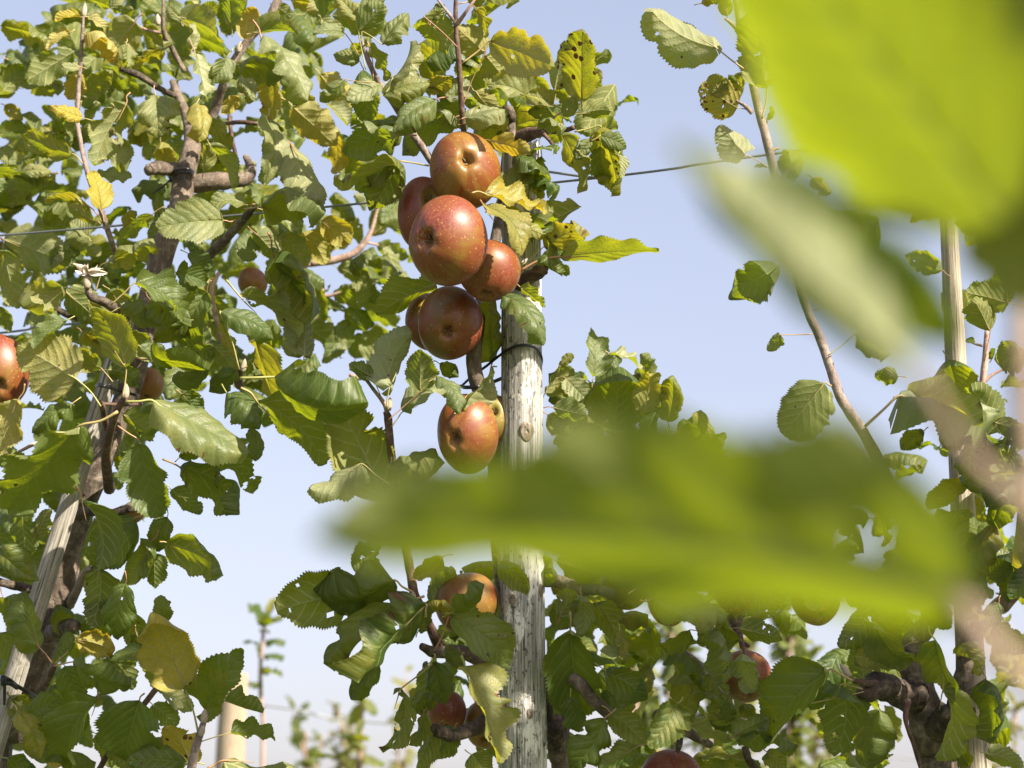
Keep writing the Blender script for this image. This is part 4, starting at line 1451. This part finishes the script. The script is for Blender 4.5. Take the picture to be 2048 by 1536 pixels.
nC += fill(CT, [(1100, 1120, 1290, 1420, 34, 1.98, 2.3), (860, 1130, 1000, 1536, 14, 1.98, 2.2), (1100, 1400, 1300, 1560, 10, 2.0, 2.3), (1100, 830, 1440, 1120, 14, 1.98, 2.2),
                (700, 0, 860, 330, 14, 1.95, 2.15), (860, 20, 1000, 280, 8, 1.92, 2.1), (980, 100, 1240, 300, 16, 1.98, 2.15), (1095, 740, 1330, 900, 14, 1.95, 2.03), (1290, 840, 1440, 1000, 8, 1.95, 2.05), (1000, 300, 1100, 400, 4, 1.84, 1.87), (1050, 420, 1130, 520, 3, 1.85, 1.88), (1280, 1440, 1500, 1560, 14, 2.0, 2.3), (1290, 1130, 1600, 1270, 22, 2.0, 2.3), (1360, 1270, 1460, 1420, 8, 2.0, 2.2), (860, 1200, 1010, 1536, 14, 1.98, 2.2)], random.Random(10), max(0, 300 - nC))
nR += fill(RTREE, [(1880, 870, 2060, 1240, 20, 1.84, 1.94), (1560, 1030, 1830, 1260, 16, 2.0, 2.3), (1640, 850, 1900, 1060, 8, 2.0, 2.3), (1900, 1000, 2070, 1260, 12, 2.02, 2.3), (1960, 760, 2070, 1000, 8, 2.02, 2.3), (1600, 1300, 1800, 1560, 24, 2.02, 2.3), (1960, 1250, 2060, 1560, 10, 2.02, 2.3),
                   (1900, 380, 2060, 640, 6, 2.05, 2.3)], random.Random(11), max(0, 300 - nR))
# ------------------------------------------------------------------ apples
def apple_mesh(R, Rm, stretch, seed, rib=.05):
    """Rm: 3x3 rotation local -> world; calyx end at local -z.  Lopsided by 'stretch' along world up."""
    rng = random.Random(seed)
    nt_, ns = 44, 56
    V, REST, MER = [], [], []
    lob = rng.uniform(0, 6.28); ax_, ay_ = rng.uniform(-.05, .05), rng.uniform(-.05, .05)
    for i in range(nt_ + 1):
        ph = math.pi * i / nt_
        for s in range(ns):
            th = 2 * math.pi * s / ns
            r = math.sin(ph) * (1 + .07 * math.cos(ph))
            z = math.cos(ph) * (.94 - .04 * math.cos(ph))
            z -= .36 * math.exp(-(r / .20) ** 2) if z > 0 else 0
            if z < 0 and ph > math.pi / 2:
                z += .34 * math.exp(-(r / .155) ** 2) + .05 * math.exp(-(r / .38) ** 2)
            low = max(0, -math.cos(ph))
            rr = r * (1 + rib * low ** 2 * math.cos(5 * th + lob) + .018 * math.cos(2 * th + lob * 2) + .012 * math.cos(3 * th + 1.3 * lob))
            z += .02 * low * math.cos(5 * th + lob + .3) * math.exp(-((r - .45) / .25) ** 2)
            p = Vector((rr * math.cos(th) + ax_ * z, rr * math.sin(th) + ay_ * z, z)) * R
            REST.append(p)
            MER.append((math.cos(th) * 5.5, math.sin(th) * 5.5, ph * .9))
            q = Rm @ p
            q = q + UP * (q.dot(UP) * (stretch - 1))
            V.append(q)
    F = []
    for i in range(nt_):
        for s in range(ns):
            s2 = (s + 1) % ns
            F.append((i * ns + s, (i + 1) * ns + s, (i + 1) * ns + s2, i * ns + s2))
    me = mesh_from('apple_flesh', V, F)
    for nm, data in (('rest', REST), ('merid', MER)):
        a = me.attributes.new(nm, 'FLOAT_VECTOR', 'POINT')
        a.data.foreach_set('vector', np.array(data, np.float32).ravel())
    return me, lob

def put_apple(px, py, rx, ry, d, cal, label, red=.5, gold=.5, seed=0, group='apples hanging on the trees'):
    """cal: calyx position in photo px relative to centre; or (dx, dy, -1) when it points away"""
    c = at(px, py, d)
    R = pxm(rx, d)
    st = ry / rx
    cx_, cy_ = cal[0] / rx * .98, -cal[1] / ry * .98
    k2 = 1 - min(.96, cx_ * cx_ + cy_ * cy_)
    toward = math.sqrt(k2) * (-1 if len(cal) > 2 else 1)
    cdir = (RT * cx_ + UP * cy_ - FW * toward).normalized()     # calyx direction
    zc = -cdir
    xa = zc.cross(Vector((0.3, .2, 1))).normalized()
    Rm = Matrix((xa, zc.cross(xa), zc)).transposed()
    me, lob = apple_mesh(R, Rm, st, seed)
    o = obj('apple', me, M['apple'], None, c)
    o.color = (red, gold, 0, 1)
    tag(o, label, 'apple', group)
    def wp(p):
        q = Rm @ Vector(p)
        return q + UP * (q.dot(UP) * (st - 1))
    # calyx: dark cup and curled dry sepals
    rng = random.Random(seed + 5)
    V, F = [], []
    for i, (rr, zz) in enumerate([(0, -.50), (.05, -.51), (.08, -.54), (.10, -.60)]):
        for s in range(10):
            th = 6.2832 * s / 10
            V.append(wp((rr * R * math.cos(th) * 1.15, rr * R * math.sin(th) * 1.15, zz * R)))
    for i in range(3):
        for s in range(10):
            s2 = (s + 1) % 10
            F.append((i * 10 + s, (i + 1) * 10 + s, (i + 1) * 10 + s2, i * 10 + s2))
    cal_o = obj('calyx', mesh_from('calyx', V, F), M['calyx'], o)
    for s in range(5):
        th = 6.2832 * s / 5 + .3 + rng.uniform(-.2, .2)
        P = [np.array(wp(((.085 + .0) * R * math.cos(th), .085 * R * math.sin(th), -.57 * R))),
             np.array(wp((.09 * R * math.cos(th), .09 * R * math.sin(th), -.70 * R))),
             np.array(wp((.17 * R * math.cos(th + .3), .17 * R * math.sin(th + .3), -.79 * R - rng.uniform(0, .03) * R)))]
        V, F = tube(P, [.036 * R, .030 * R, .008 * R], 5, 3)
        obj('sepal', mesh_from('sepal', V, F), M['sepal'], cal_o)
    P = [np.array(wp((0, 0, .50 * R))), np.array(wp((.03 * R, .02 * R, .85 * R))), np.array(wp((.12 * R, .05 * R, 1.15 * R)))]
    V, F = tube(P, [.045 * R, .035 * R, .055 * R], 7, 4)
    obj('stem', mesh_from('stem', V, F), M['shoot_dark'], o)
    return o

G1 = 'apples of the red cluster'
put_apple(930, 340, 71, 80, 1.835, (10, -18), 'topmost red apple of the cluster, its puckered eye facing out', .40, .85, 2, G1)
put_apple(895, 482, 79.5, 91, 1.775, (-44, 4), 'largest red apple in front of the others, bright highlight and eye at its side', .52, .7, 5, G1)
put_apple(848, 430, 56, 74, 1.875, (-20, 30, -1), 'dull red apple half hidden behind the largest apple, with a tan scar', .85, .2, 8, G1)
put_apple(977, 541, 65, 65, 1.828, (-8, 57), 'red apple tucked behind the largest one, touching the grey stake', .62, .6, 11, G1)
put_apple(900, 647, 64.5, 76, 1.865, (-2, 22), 'dark shaded apple below the cluster with its black eye facing down at us', .62, .25, 14, G1)
put_apple(857, 645, 46, 60, 1.915, (-5, 30, -1), 'brown apple peeking out behind the dark shaded apple', .55, .3, 17, G1)
put_apple(934, 868, 61.5, 81, 1.835, (-26, 12), 'single orange red apple hanging alone above the big blurred leaf', .40, .85, 20, G1)
put_apple(990, 838, 34, 50, 1.90, (0, 20, -1), 'olive apple squeezed between the lone orange apple and the stake', .0, .2, 23, G1)
G2 = 'apples hanging low in the shade'
put_apple(934, 1208, 63, 66, 1.90, (10, 58), 'brown shaded apple hanging left of the thick stake with a leaf across it', .15, .65, 26, G2)
put_apple(1250, 1172, 50, 50, 1.93, (0, 44), 'olive brown apple under the knotted horizontal branch', .15, .2, 29, G2)
put_apple(1471, 1170, 46, 62, 1.93, (0, 45), 'deep maroon apple beside the large sunlit leaf', .8, .1, 32, G2)
put_apple(1632, 1195, 50, 60, 1.95, (5, 40), 'maroon olive apple hanging alone over a patch of sky', .6, .1, 35, G2)
put_apple(1338, 1200, 42, 56, 1.96, (0, 40), 'dusky pink apple edge hidden behind the large sunlit leaf', .7, .3, 38, G2)
put_apple(1490, 1353, 54, 52, 1.93, (0, 30), 'olive red apple with a pale grey leaf hanging over its face', .35, .3, 41, G2)
put_apple(1343, 1560, 62, 62, 1.92, (0, 30), 'red apple cut by the bottom edge of the picture', .6, .4, 44, G2)
put_apple(893, 1425, 40, 46, 1.98, (0, 30), 'pinkish apple deep among the leaves above the broken twig', .75, .3, 47, G2)
put_apple(968, 1450, 40, 50, 2.0, (0, 30), 'yellowish apple sliver behind the pale torn leaf by the stake', .1, .9, 50, G2)
G3 = 'apples on the leaning tree'
put_apple(2, 745, 56, 76, 2.0, (10, 30), 'red and yellow apple at the left edge beside the slanting stake', .55, .7, 56, G3)
put_apple(296, 770, 32, 38, 2.06, (0, 30), 'orange apple mostly hidden behind the leaning trunk', .2, 1.0, 59, G3)
put_apple(505, 566, 30, 32, 2.2, (0, 20), 'small glowing orange apple between branches of the leaning tree', .25, 1.0, 62, G3)
put_apple(-4, 396, 26, 30, 2.3, (0, 20), 'tiny bright red apple at the left edge above the wire', 1.1, .2, 65, G3)
put_apple(268, 1024, 22, 24, 2.03, (0, 20), 'yellow apple glimpsed behind a hanging leaf low on the trunk', -.2, 1.0, 68, G3)

# ------------------------------------------------------------------ cable ties
def tie(label, paths, buckle, w=.0022, tail=None, group='black ties holding stems to stakes'):
    P0 = paths[0][0]
    loc = at(*P0)
    rt = root_at('cable_tie', loc, label, 'cable tie', group)
    for pth in paths:
        V, F = tube([np.array(at(*q) - loc) for q in pth], [w] * len(pth), 8, 6, flat=.45)
        obj('strap', mesh_from('strap', V, F), M['black'], rt)
    b = at(*buckle) - loc
    s = w * 1.25
    V, F = [], []
    for sx in (-1, -.7, .7, 1):
        pass
    V, F = tube([np.array(b + UP * s * q) for q in (-1.1, -.9, .9, 1.1)], [s * .8, s, s, s * .8], 8, 2)
    obj('buckle', mesh_from('buckle', V, F), M['black'], rt)
    if tail:
        V, F = tube([np.array(at(*q) - loc) for q in tail], [w * .8] * (len(tail) - 1) + [w * .5], 6, 4, flat=.5)
        obj('tail', mesh_from('tail', V, F), M['black'], rt)
    return rt
def q5(x, y, d): return r5(x, y) + (d,)
def q1(x, y, d): return r1(x, y) + (d,)
def q2(x, y, d): return r2(x, y) + (d,)
def q3(x, y, d): return r3(x, y) + (d,)
tie('black plastic strap tying the thin trunk to the thick upright stake', [
    [q5(1318, 640, 1.905), q5(1322, 590, 1.895), q5(1300, 545, 1.882), q5(1245, 521, 1.876), q5(1180, 526, 1.877), q5(1112, 560, 1.884), q5(1020, 632, 1.893), q5(940, 690, 1.91), q5(880, 745, 1.90)],
    [q5(880, 745, 1.90), q5(900, 750, 1.868), q5(960, 748, 1.864), q5(1010, 738, 1.872), q5(1085, 708, 1.905), q5(1180, 670, 1.93), q5(1318, 640, 1.905)]], q5(835, 745, 1.895), .0019, [q5(880, 742, 1.88), q5(850, 745, 1.89), q5(815, 742, 1.9)])
tie('black strap around the neck of the leaning trunk with its end hanging down', [
    [q1(1008, 1012, 2.10), q1(1016, 998, 2.06), q1(1060, 988, 2.05), q1(1110, 992, 2.05), q1(1138, 1008, 2.08)],
    [q1(1008, 1018, 2.10), q1(1020, 1014, 2.06), q1(1070, 1010, 2.05), q1(1115, 1010, 2.05), q1(1136, 1014, 2.08)]], q1(1000, 1045, 2.06), .0017,
    [q1(1000, 1050, 2.06), q1(960, 1085, 2.06), q1(888, 1135, 2.07)])
tie('thin black band halfway up the slanting stake behind the leaf stalks', [
    [q2(560, 800, 1.94), q2(575, 795, 1.91), q2(620, 800, 1.905), q2(700, 825, 1.93), q2(800, 850, 1.94), q2(812, 858, 1.97)],
    [q2(562, 790, 1.94), q2(577, 785, 1.91), q2(622, 792, 1.905), q2(655, 800, 1.92)]], q2(730, 838, 1.925), .0015)
tie('black strap with stubby end low on the slanting stake', [
    [q3(-20, 1030, 1.93), q3(10, 1018, 1.90), q3(50, 1030, 1.895), q3(95, 1065, 1.91), q3(160, 1100, 1.92), q3(218, 1140, 1.95)],
    [q3(-20, 1050, 1.93), q3(15, 1050, 1.90), q3(60, 1052, 1.895), q3(100, 1078, 1.91)]], q3(18, 1035, 1.885), .0023,
    [q3(24, 1035, 1.885), q3(26, 1100, 1.885), q3(24, 1175, 1.885)])

# ------------------------------------------------------------------ wires
def wire(name, pts, r, label, group=None):
    loc = at(*pts[0])
    V, F = tube([np.array(at(*q) - loc) for q in pts], [r] * len(pts), 8, 8)
    o = obj(name, mesh_from(name, V, F), M['wire'], None, loc)
    return tag(o, label, 'wire', group)
wire('trellis_wire', [(-700, 525, 2.22), (0, 471, 2.11), (640, 415, 2.0), (1100, 366, 1.93), (1230, 352, 1.915), (1350, 337, 1.90), (1480, 317, 1.88), (2300, 205, 1.78)], .0013,
     'long steel wire running behind the apple cluster along the whole row')
wire('trellis_wire', [(1030, 336, 1.925), (1085, 342, 1.92), (1150, 351, 1.905), (1205, 357, 1.90), (1225, 361, 1.895), (1236, 357, 1.895), (1234, 351, 1.90), (1215, 350, 1.905)], .0013,
     'short wire end hooked round the long wire beside the stake top')
wire('trellis_wire', [(-500, 715, 2.3), (0, 666, 2.16), (75, 654, 2.12), (240, 640, 2.07)], .0014, 'lower wire piece meeting the leaning trunk from the left edge')

# ------------------------------------------------------------------ withered blossom and buds
def bud(tree, P, dirv, L, r):
    P = Vector(P); dirv = Vector(dirv).normalized()
    pts = [np.array(P + dirv * L * q - tree.location) for q in (-.1, .2, .55, .85, 1.0)]
    V, F = tube(pts, [r * .7, r, r * .9, r * .5, r * .12], 8, 3, 1, .06)
    return obj('bud', mesh_from('bud', V, F), M['bud'], tree)
for (tree, pt, dr, L, r) in [(LT, q2(735, 860, 1.815), (.02, -.1, 1), .013, .0034), (LT, q3(1168, 1270, 1.795), (.1, -.1, 1), .012, .0036), (LT, q3(1150, 1345, 1.79), (.3, -.3, .8), .010, .003),
                            (LT, q1(490, 90, 1.98), (.05, 0, 1), .014, .003), (LT, q2(1420, 705, 1.905), (.2, -.2, 1), .012, .003), (CT, r6(785, 560) + (1.855,), (-.1, -.3, .8), .012, .0032),
                            (CT, r4(1335, 560) + (1.90,), (0, 0, 1), .010, .0024), (LT, q2(510, 215, 1.875), (0, -.1, 1), .016, .0042), (LT, q1(925, 140, 2.07), (-.1, 0, 1), .012, .003), (LT, q1(1395, 300, 2.07), (.2, 0, 1), .012, .003),
                            (CT, r5(485, 870) + (1.845,), (.1, 0, 1), .012, .003), (RTREE, r9(1090, 960) + (1.82,), (-.5, 0, .7), .014, .0032)]:
    bud(tree, at(*pt), dr, L, r)
bl = at(*q2(515, 130, 1.872))
rb = random.Random(31)
bo = bpy.data.objects.new('blossom', None); bo.empty_display_size = .01; bo.location = bl - LT.location; link(bo, LT)
for i in range(13):
    dv = (RT * rb.uniform(-1, 1) + UP * rb.uniform(-.2, 1) - FW * rb.uniform(-.2, .8)).normalized()
    L = rb.uniform(.008, .017)
    side = dv.cross(rand_dir(rb)).normalized()
    V, F = [], []
    bend = rand_dir(rb) * .5
    for k in range(6):
        t = k / 5; wd = math.sin(min(1, t * .9 + .12) * math.pi) * L * .26
        c = dv * L * t + bend * L * t * t
        n_ = dv.cross(side)
        V += [c - side * wd + n_ * wd * .4, c, c + side * wd + n_ * wd * .4]
    for k in range(5):
        for s in range(2):
            F.append((k * 3 + s, k * 3 + s + 1, k * 3 + s + 4, k * 3 + s + 3))
    obj('petal', mesh_from('petal', V, F), M['blossom'], bo)

# ------------------------------------------------------------------ the near tree: big leaves close to the lens, crown to the side
DFG = .335
NT_ = root_at('apple_tree', Vector((.72, .42, 0)), 'near apple tree whose big blurred leaves and pink stem cross in front of the lens', 'apple tree', 'apple trees of the facing row')
def fg_stem(pts, m, name='branch'):
    P = [np.array(at(a, b, d) - NT_.location) for a, b, r, d in pts]
    V, F = tube(P, [pxm(r, d) for a, b, r, d in pts], 12, 8, 3, .03)
    return obj(name, mesh_from(name, V, F), m, NT_)
M['near_stem'] = make_bark('near_stem_bark', (0.30, 0.21, 0.155), (0.41, 0.30, 0.235), (0.50, 0.41, 0.34), 3.0, .2)
P_h = [np.array(Vector(q)) for q in ((0, 0, -.03), (.08, .12, .45), (.20, .30, .9), (.33, .58, 1.5), (.40, .70, 2.05), (.39, .72, 2.42))]
V, F = tube(P_h, [.036, .031, .026, .020, .015, .011], 12, 8, 3, .05)
obj('trunk', mesh_from('trunk', V, F), M['bark'], NT_)
P_h = [np.array(Vector((.19, .28, .86))), np.array(Vector((-.02, .10, 1.12))), np.array(at(2600, 1900, .40) - NT_.location), np.array(at(2330, 1560, .40) - NT_.location), np.array(at(2130, 1300, .40) - NT_.location)]
V, F = tube(P_h, [.013, .010, .0065, .0056, .0048], 12, 8, 3, .04)
obj('branch', mesh_from('branch', V, F), M['near_stem'], NT_)
fg_stem([(2130, 1300, 34, .40), (2074, 1050, 30, .40), (2054, 850, 27, .40), (2046, 700, 25, .40), (2040, 560, 22, .40), (2000, 380, 26, .39), (1990, 200, 20, .385), (1985, 80, 10, .38)], M['near_stem'])
fg_stem([(2190, 1440, 26, .345), (2048, 1350, 23, .34), (1985, 1290, 22, .335), (1935, 1225, 20, .335), (1900, 1165, 14, .335)], M['near_stem'], 'leaf_stalk')
fg_stem([(2070, 1030, 20, .385), (1960, 930, 15, .36), (1890, 840, 13, .345), (1840, 745, 12, .335)], M['near_stem'], 'leaf_stalk')
fg_stem([(1995, 330, 20, .39), (1985, 280, 16, .385), (1975, 235, 14, .38)], M['near_stem'], 'leaf_stalk')

def big_leaf(b, t, w, face, d, dd, seed, roll_deg=None, sgn=1, holes=None, color=(.25, 0, 0, 1), curl=.5, fold=.25, **kw):
    rng = random.Random(seed)
    P0, P1 = at(b[0], b[1], d), at(t[0], t[1], d + dd)
    Yv = (P1 - P0); L = Yv.length; Yv.normalize()
    tc = (CAM - P0).normalized()
    n0 = (tc - Yv * tc.dot(Yv)).normalized(); X0 = Yv.cross(n0)
    rho = R_(roll_deg)
    n = min((n0 * math.cos(rho) + X0 * math.sin(rho) * q for q in (1, -1)), key=lambda v: v.dot(SUN) * sgn)
    Z = n if face == 't' else -n
    Xv = Yv.cross(Z)
    V, F, UV, rim = leaf_mesh(rng, L, pxm(w, d) / math.cos(rho), 66, curl=curl, fold=fold, hole_at=holes, rag=kw.get('rag', .1), wave=kw.get('wave', .6), roll=kw.get('roll', .3), twist=kw.get('twist', 0), brown=.05, ab=kw.get('ab'))
    o = bpy.data.objects.new('leaf', leaf_data('leaf', V, F, UV, rim))
    o.data.materials[0] = M['near_leaf']
    m = Matrix((Xv, Yv, Z)).transposed().to_4x4(); m.translation = P0 - NT_.location
    o.matrix_basis = m; o.color = color
    return link(o, NT_)
# the long leaf lying across the lower half
big_leaf((1975, 1205), (625, 1085), 372, 'u', DFG, .0, 1, 55, 1, [(.44, .19, .022)], (.10, .0, .0, 1), .45, .17, wave=.6, roll=-.1, ab=(.40, .82))
# the diagonal folded leaf, and an added darker leaf as its shaded side
big_leaf((1840, 755), (1335, 285), 185, 'u', .325, .0, 2, 4, 1, None, (.05, 0, .5, 1), -.5, 1.15, wave=1.0, roll=-.2, twist=.35)
big_leaf((1925, 690), (1520, 325), 175, 't', .345, .0, 7, 24, 1, None, (0, 0, .0, 1), .5, .2, wave=.6)
# the bright leaf filling the upper corner
big_leaf((2010, 445), (1440, -215), 690, 'u', .36, .0, 3, 46, 1, [(.30, .36, .014)], (.0, 0, 0, 1), .25, .0, wave=.3, roll=-.3)
big_leaf((1965, 250), (2035, 610), 330, 'u', .375, .0, 4, 36, 1, None, (.25, 0, 0, 1), .3, .1, roll=-.5)
big_leaf((2050, 140), (2390, -250), 420, 'u', .365, .0, 5, 50, 1, None, (.25, 0, 0, 1), .3, .1, roll=-.5)

# its unseen crown beside and above the camera, clumps shaped to shade the low row
rc = random.Random(5)
items = []
def crown(c, rad, n, Lr=(.06, .095)):
    for _ in range(n):
        v = rand_dir(rc)
        P = Vector(c) + Vector((v.x * rad[0], v.y * rad[1], v.z * rad[2]))
        items.append((P, (rand_dir(rc) + Vector((0, 0, -.4))).normalized(), (rand_dir(rc) * .8 + Vector((0, 0, .8))).normalized(), rc.uniform(*Lr)))
SHADE = []
# added out-of-view shade clumps set toward the sun: centre, radii, leaf count
def toward_sun(px, py, d, t):
    return tuple(at(px, py, d) + SUN * t)
SHADE_CLUMPS = []
for (px, py, rx, rz, n) in [(40, 1420, .15, .07, 34), (330, 1430, .15, .08, 40), (620, 1380, .12, .05, 24), (900, 1430, .13, .07, 34),
                            (1180, 1330, .13, .08, 44), (1440, 1340, .15, .09, 48), (1760, 1340, .15, .09, 48), (2050, 1300, .15, .10, 44)]:
    SHADE_CLUMPS.append((toward_sun(px, py, 1.87, 1.35), (rx, .03, rz), int(n * .72)))
for c, rad, n in SHADE_CLUMPS:
    crown(c, rad, n)
for q in (.45, .75, 1.0):
    crown((1.12, 1.03, 1.75), (.40 * q, .24 * q, .42 * q), 170)
fo = mass('foliage', items, NT_, NT_.location)
fo['kind'] = 'stuff'
# one limb carries the upper clumps, twigs rise from it
limb = [Vector(c) - NT_.location + Vector((0, .03, -.07)) for c, rad, n in SHADE_CLUMPS]
V, F = tube([np.array(q) for q in limb], [.004 + .010 * math.exp(-((q.x - .40) / .35) ** 2) for q in limb], 10, 6, 4, .07)
obj('branch', mesh_from('branch', V, F), M['bark'], NT_)
for q in limb:
    for k in range(3):
        e = q + Vector((rc.uniform(-.12, .12), rc.uniform(-.05, .02), rc.uniform(.05, .13)))
        V, F = tube([np.array(q), np.array((q + e) / 2 + Vector((0, 0, .015))), np.array(e)], [.005, .0035, .0015], 7, 4, k, .05)
        obj('branch', mesh_from('branch', V, F), M['shoot'], NT_)
for k in range(9):
    z0 = .9 + .15 * k
    q = Vector((.20 + .2 * (z0 - .9) , .30 + .42 * (z0 - .9) / .9 * .9, z0))
    e = Vector((1.12, 1.03, 1.75)) - NT_.location + rand_dir(rc) * .33
    V, F = tube([np.array(q), np.array((q + e) / 2 + Vector((0, 0, .04))), np.array(e)], [.010, .006, .002], 8, 5, k, .06)
    obj('branch', mesh_from('branch', V, F), M['bark'], NT_)

# ------------------------------------------------------------------ far row
post, pf, pa = pole('post', at(470, 1348, 5.0), at(455, 1600, 5.0), pxm(27, 5.0), pxm(30, 5.0), M['wood3'], 'pale round trellis post out of focus behind the leaves at lower left', 21, cat='post')
wire('trellis_wire', [(380, 1385, 5.0), (470, 1402, 5.0), (600, 1421, 5.1), (760, 1446, 5.2), (1500, 1500, 6.0), (2300, 1540, 6.6)], .0028, 'thin far wire stretched from the pale blurred post')

def sapling(name, pts, leaves, d, label, group, seed, L=None):
    rng = random.Random(seed)
    b = at(pts[0][0], pts[0][1], d)
    rt = root_at(name, Vector((b.x, b.y, 0)), label, 'apple tree', group)
    P = [Vector((b.x, b.y, -.02)), Vector((b.x, b.y, b.z * .6))] + [at(q[0], q[1], d) for q in pts]
    rad = [.022, .018] + [pxm(q[2], d) for q in pts]
    V, F = tube([np.array(q - rt.location) for q in P], rad, 8, 5, seed, .04)
    obj('trunk', mesh_from('trunk', V, F), M['shoot_pink'], rt)
    for (bx, by, tx, ty, yl) in leaves:
        P0, P1 = at(bx, by, d + rng.uniform(-.03, .03)), at(tx, ty, d + rng.uniform(-.05, .05))
        Yv = P1 - P0
        pool_leaf(rt, P0, Yv, Vector((rng.uniform(-.3, .3), rng.uniform(-.5, .2), 1)), Yv.length, rng, yl, 0)
    return rt
sc_ = 500 / 1990
def z4(x, y): return (400 + x * sc_, 1150 + y * sc_)
lv = []
for (a, b, c, d_, yl) in [(520, 405, 395, 235, .1), (530, 400, 465, 330, .1), (540, 340, 600, 185, .5), (520, 410, 610, 365, .1), (495, 470, 470, 430, .1), (490, 560, 350, 525, .1), (510, 530, 685, 530, .1), (485, 670, 450, 570, .2),
                        (505, 640, 675, 650, .1), (500, 770, 650, 815, .1), (500, 740, 530, 790, .1), (480, 880, 400, 860, .1), (500, 400, 470, 380, .1), (490, 600, 470, 660, .2), (520, 440, 550, 470, .1)]:
    lv.append(z4(a, b) + z4(c, d_) + (yl,))
FAR = 'young trees of the far row'
sapling('apple_tree', [z4(500, 1500) + (5,), z4(485, 1000) + (4.5,), z4(482, 720) + (4,), z4(510, 430) + (3.5,), z4(540, 340) + (2,)], lv, 4.0, 'slender blurred sapling with small leaves standing against the sky', FAR, 1)

def far_tree(px, topy, wpx, d, n, label, seed, bias=.0):
    rng = random.Random(seed)
    b = at(px, topy + 260, d)
    rt = root_at('apple_tree', Vector((b.x, b.y, 0)), label, 'apple tree', FAR)
    top = at(px, topy, d)
    P = [Vector((b.x, b.y, -.02)), Vector((b.x + .02, b.y, top.z * .55)), Vector((b.x - .01, b.y, top.z * .85)), top]
    V, F = tube([np.array(q - rt.location) for q in P], [.020, .015, .008, .003], 8, 6, seed, .05)
    obj('trunk', mesh_from('trunk', V, F), M['shoot_pink'], rt)
    wm = pxm(wpx, d)
    its = []
    shoots = []
    for k in range(9):
        h = rng.uniform(.05, 1.0)
        base = Vector((b.x, b.y, top.z - h * 1.1))
        ang = rng.uniform(0, 6.28)
        ln = wm * (.25 + .5 * h) * rng.uniform(.6, 1.1)
        tip = base + Vector((math.cos(ang) * ln, math.sin(ang) * ln, rng.uniform(.05, .25)))
        V, F = tube([np.array(base - rt.location), np.array((base + tip) / 2 - rt.location + Vector((0, 0, -.01))), np.array(tip - rt.location)], [.007, .005, .002], 6, 4)
        obj('branch', mesh_from('branch', V, F), M['shoot_pink'], rt)
        shoots.append((base, tip))
    shoots.append((Vector((b.x, b.y, top.z - .5)), top))
    shoots.append((Vector((b.x, b.y, top.z - .9)), Vector((b.x, b.y, top.z - .3))))
    for i in range(int(n * 3)):
        s, e = rng.choice(shoots)
        P0 = s.lerp(e, rng.uniform(.15, 1.0))
        Yv = (rand_dir(rng) + Vector((0, 0, -.1))).normalized()
        its.append((P0, Yv, (rand_dir(rng) * .6 + Vector((0, -.2, 1))).normalized(), rng.uniform(.045, .08)))
    cr = mass('crown', its, rt, rt.location, True, (rng.choice((.25, .4, .5)), .1, .1, 1))
    cr['kind'] = 'stuff'
    return rt
far_tree(726, 1385, 190, 4.6, 80, 'small blurred tree with pale upright top leaf below the hanging torn leaves', 3)
far_tree(612, 1462, 130, 6.5, 45, 'tiny blurred treetop nearest the slender sapling at the bottom edge', 4)
far_tree(800, 1425, 150, 7.0, 50, 'faint blurred treetop just left of the apple deep among leaves', 5)
far_tree(1345, 1265, 200, 5.2, 110, 'yellow green blurred tree showing below the large sunlit leaf', 6)
far_tree(1425, 1330, 200, 5.6, 90, 'blurred tree behind the apple with the pale grey leaf', 7)
far_tree(1585, 1235, 110, 5.0, 60, 'blurred tree tip standing alone in the sky gap under the lone maroon apple', 8)
far_tree(1640, 1380, 220, 6.0, 80, 'blurred bushy tree low beside the knobbly dark trunk', 9)
far_tree(2035, 1425, 110, 6.0, 50, 'blurred tree tip at the bottom right corner behind the thin stake', 10)
far_tree(1262, 1245, 70, 4.6, 16, 'bare pinkish blurred leader rising beside the olive brown apple', 11)
far_tree(690, 1470, 170, 8.0, 60, 'faint far treetop between the slender sapling and the hanging torn leaves', 12)
far_tree(1500, 1290, 120, 6.5, 60, 'far treetop seen just left of the lone maroon apple', 13)
far_tree(1290, 1400, 220, 6.2, 80, 'far bushy tree low behind the arched brown branch', 14)
far_tree(1720, 1440, 220, 7.0, 70, 'far treetop low behind the dark hanging leaf', 15)
far_tree(1985, 1470, 160, 7.5, 50, 'far treetop low between the thin stake and the corner', 16)
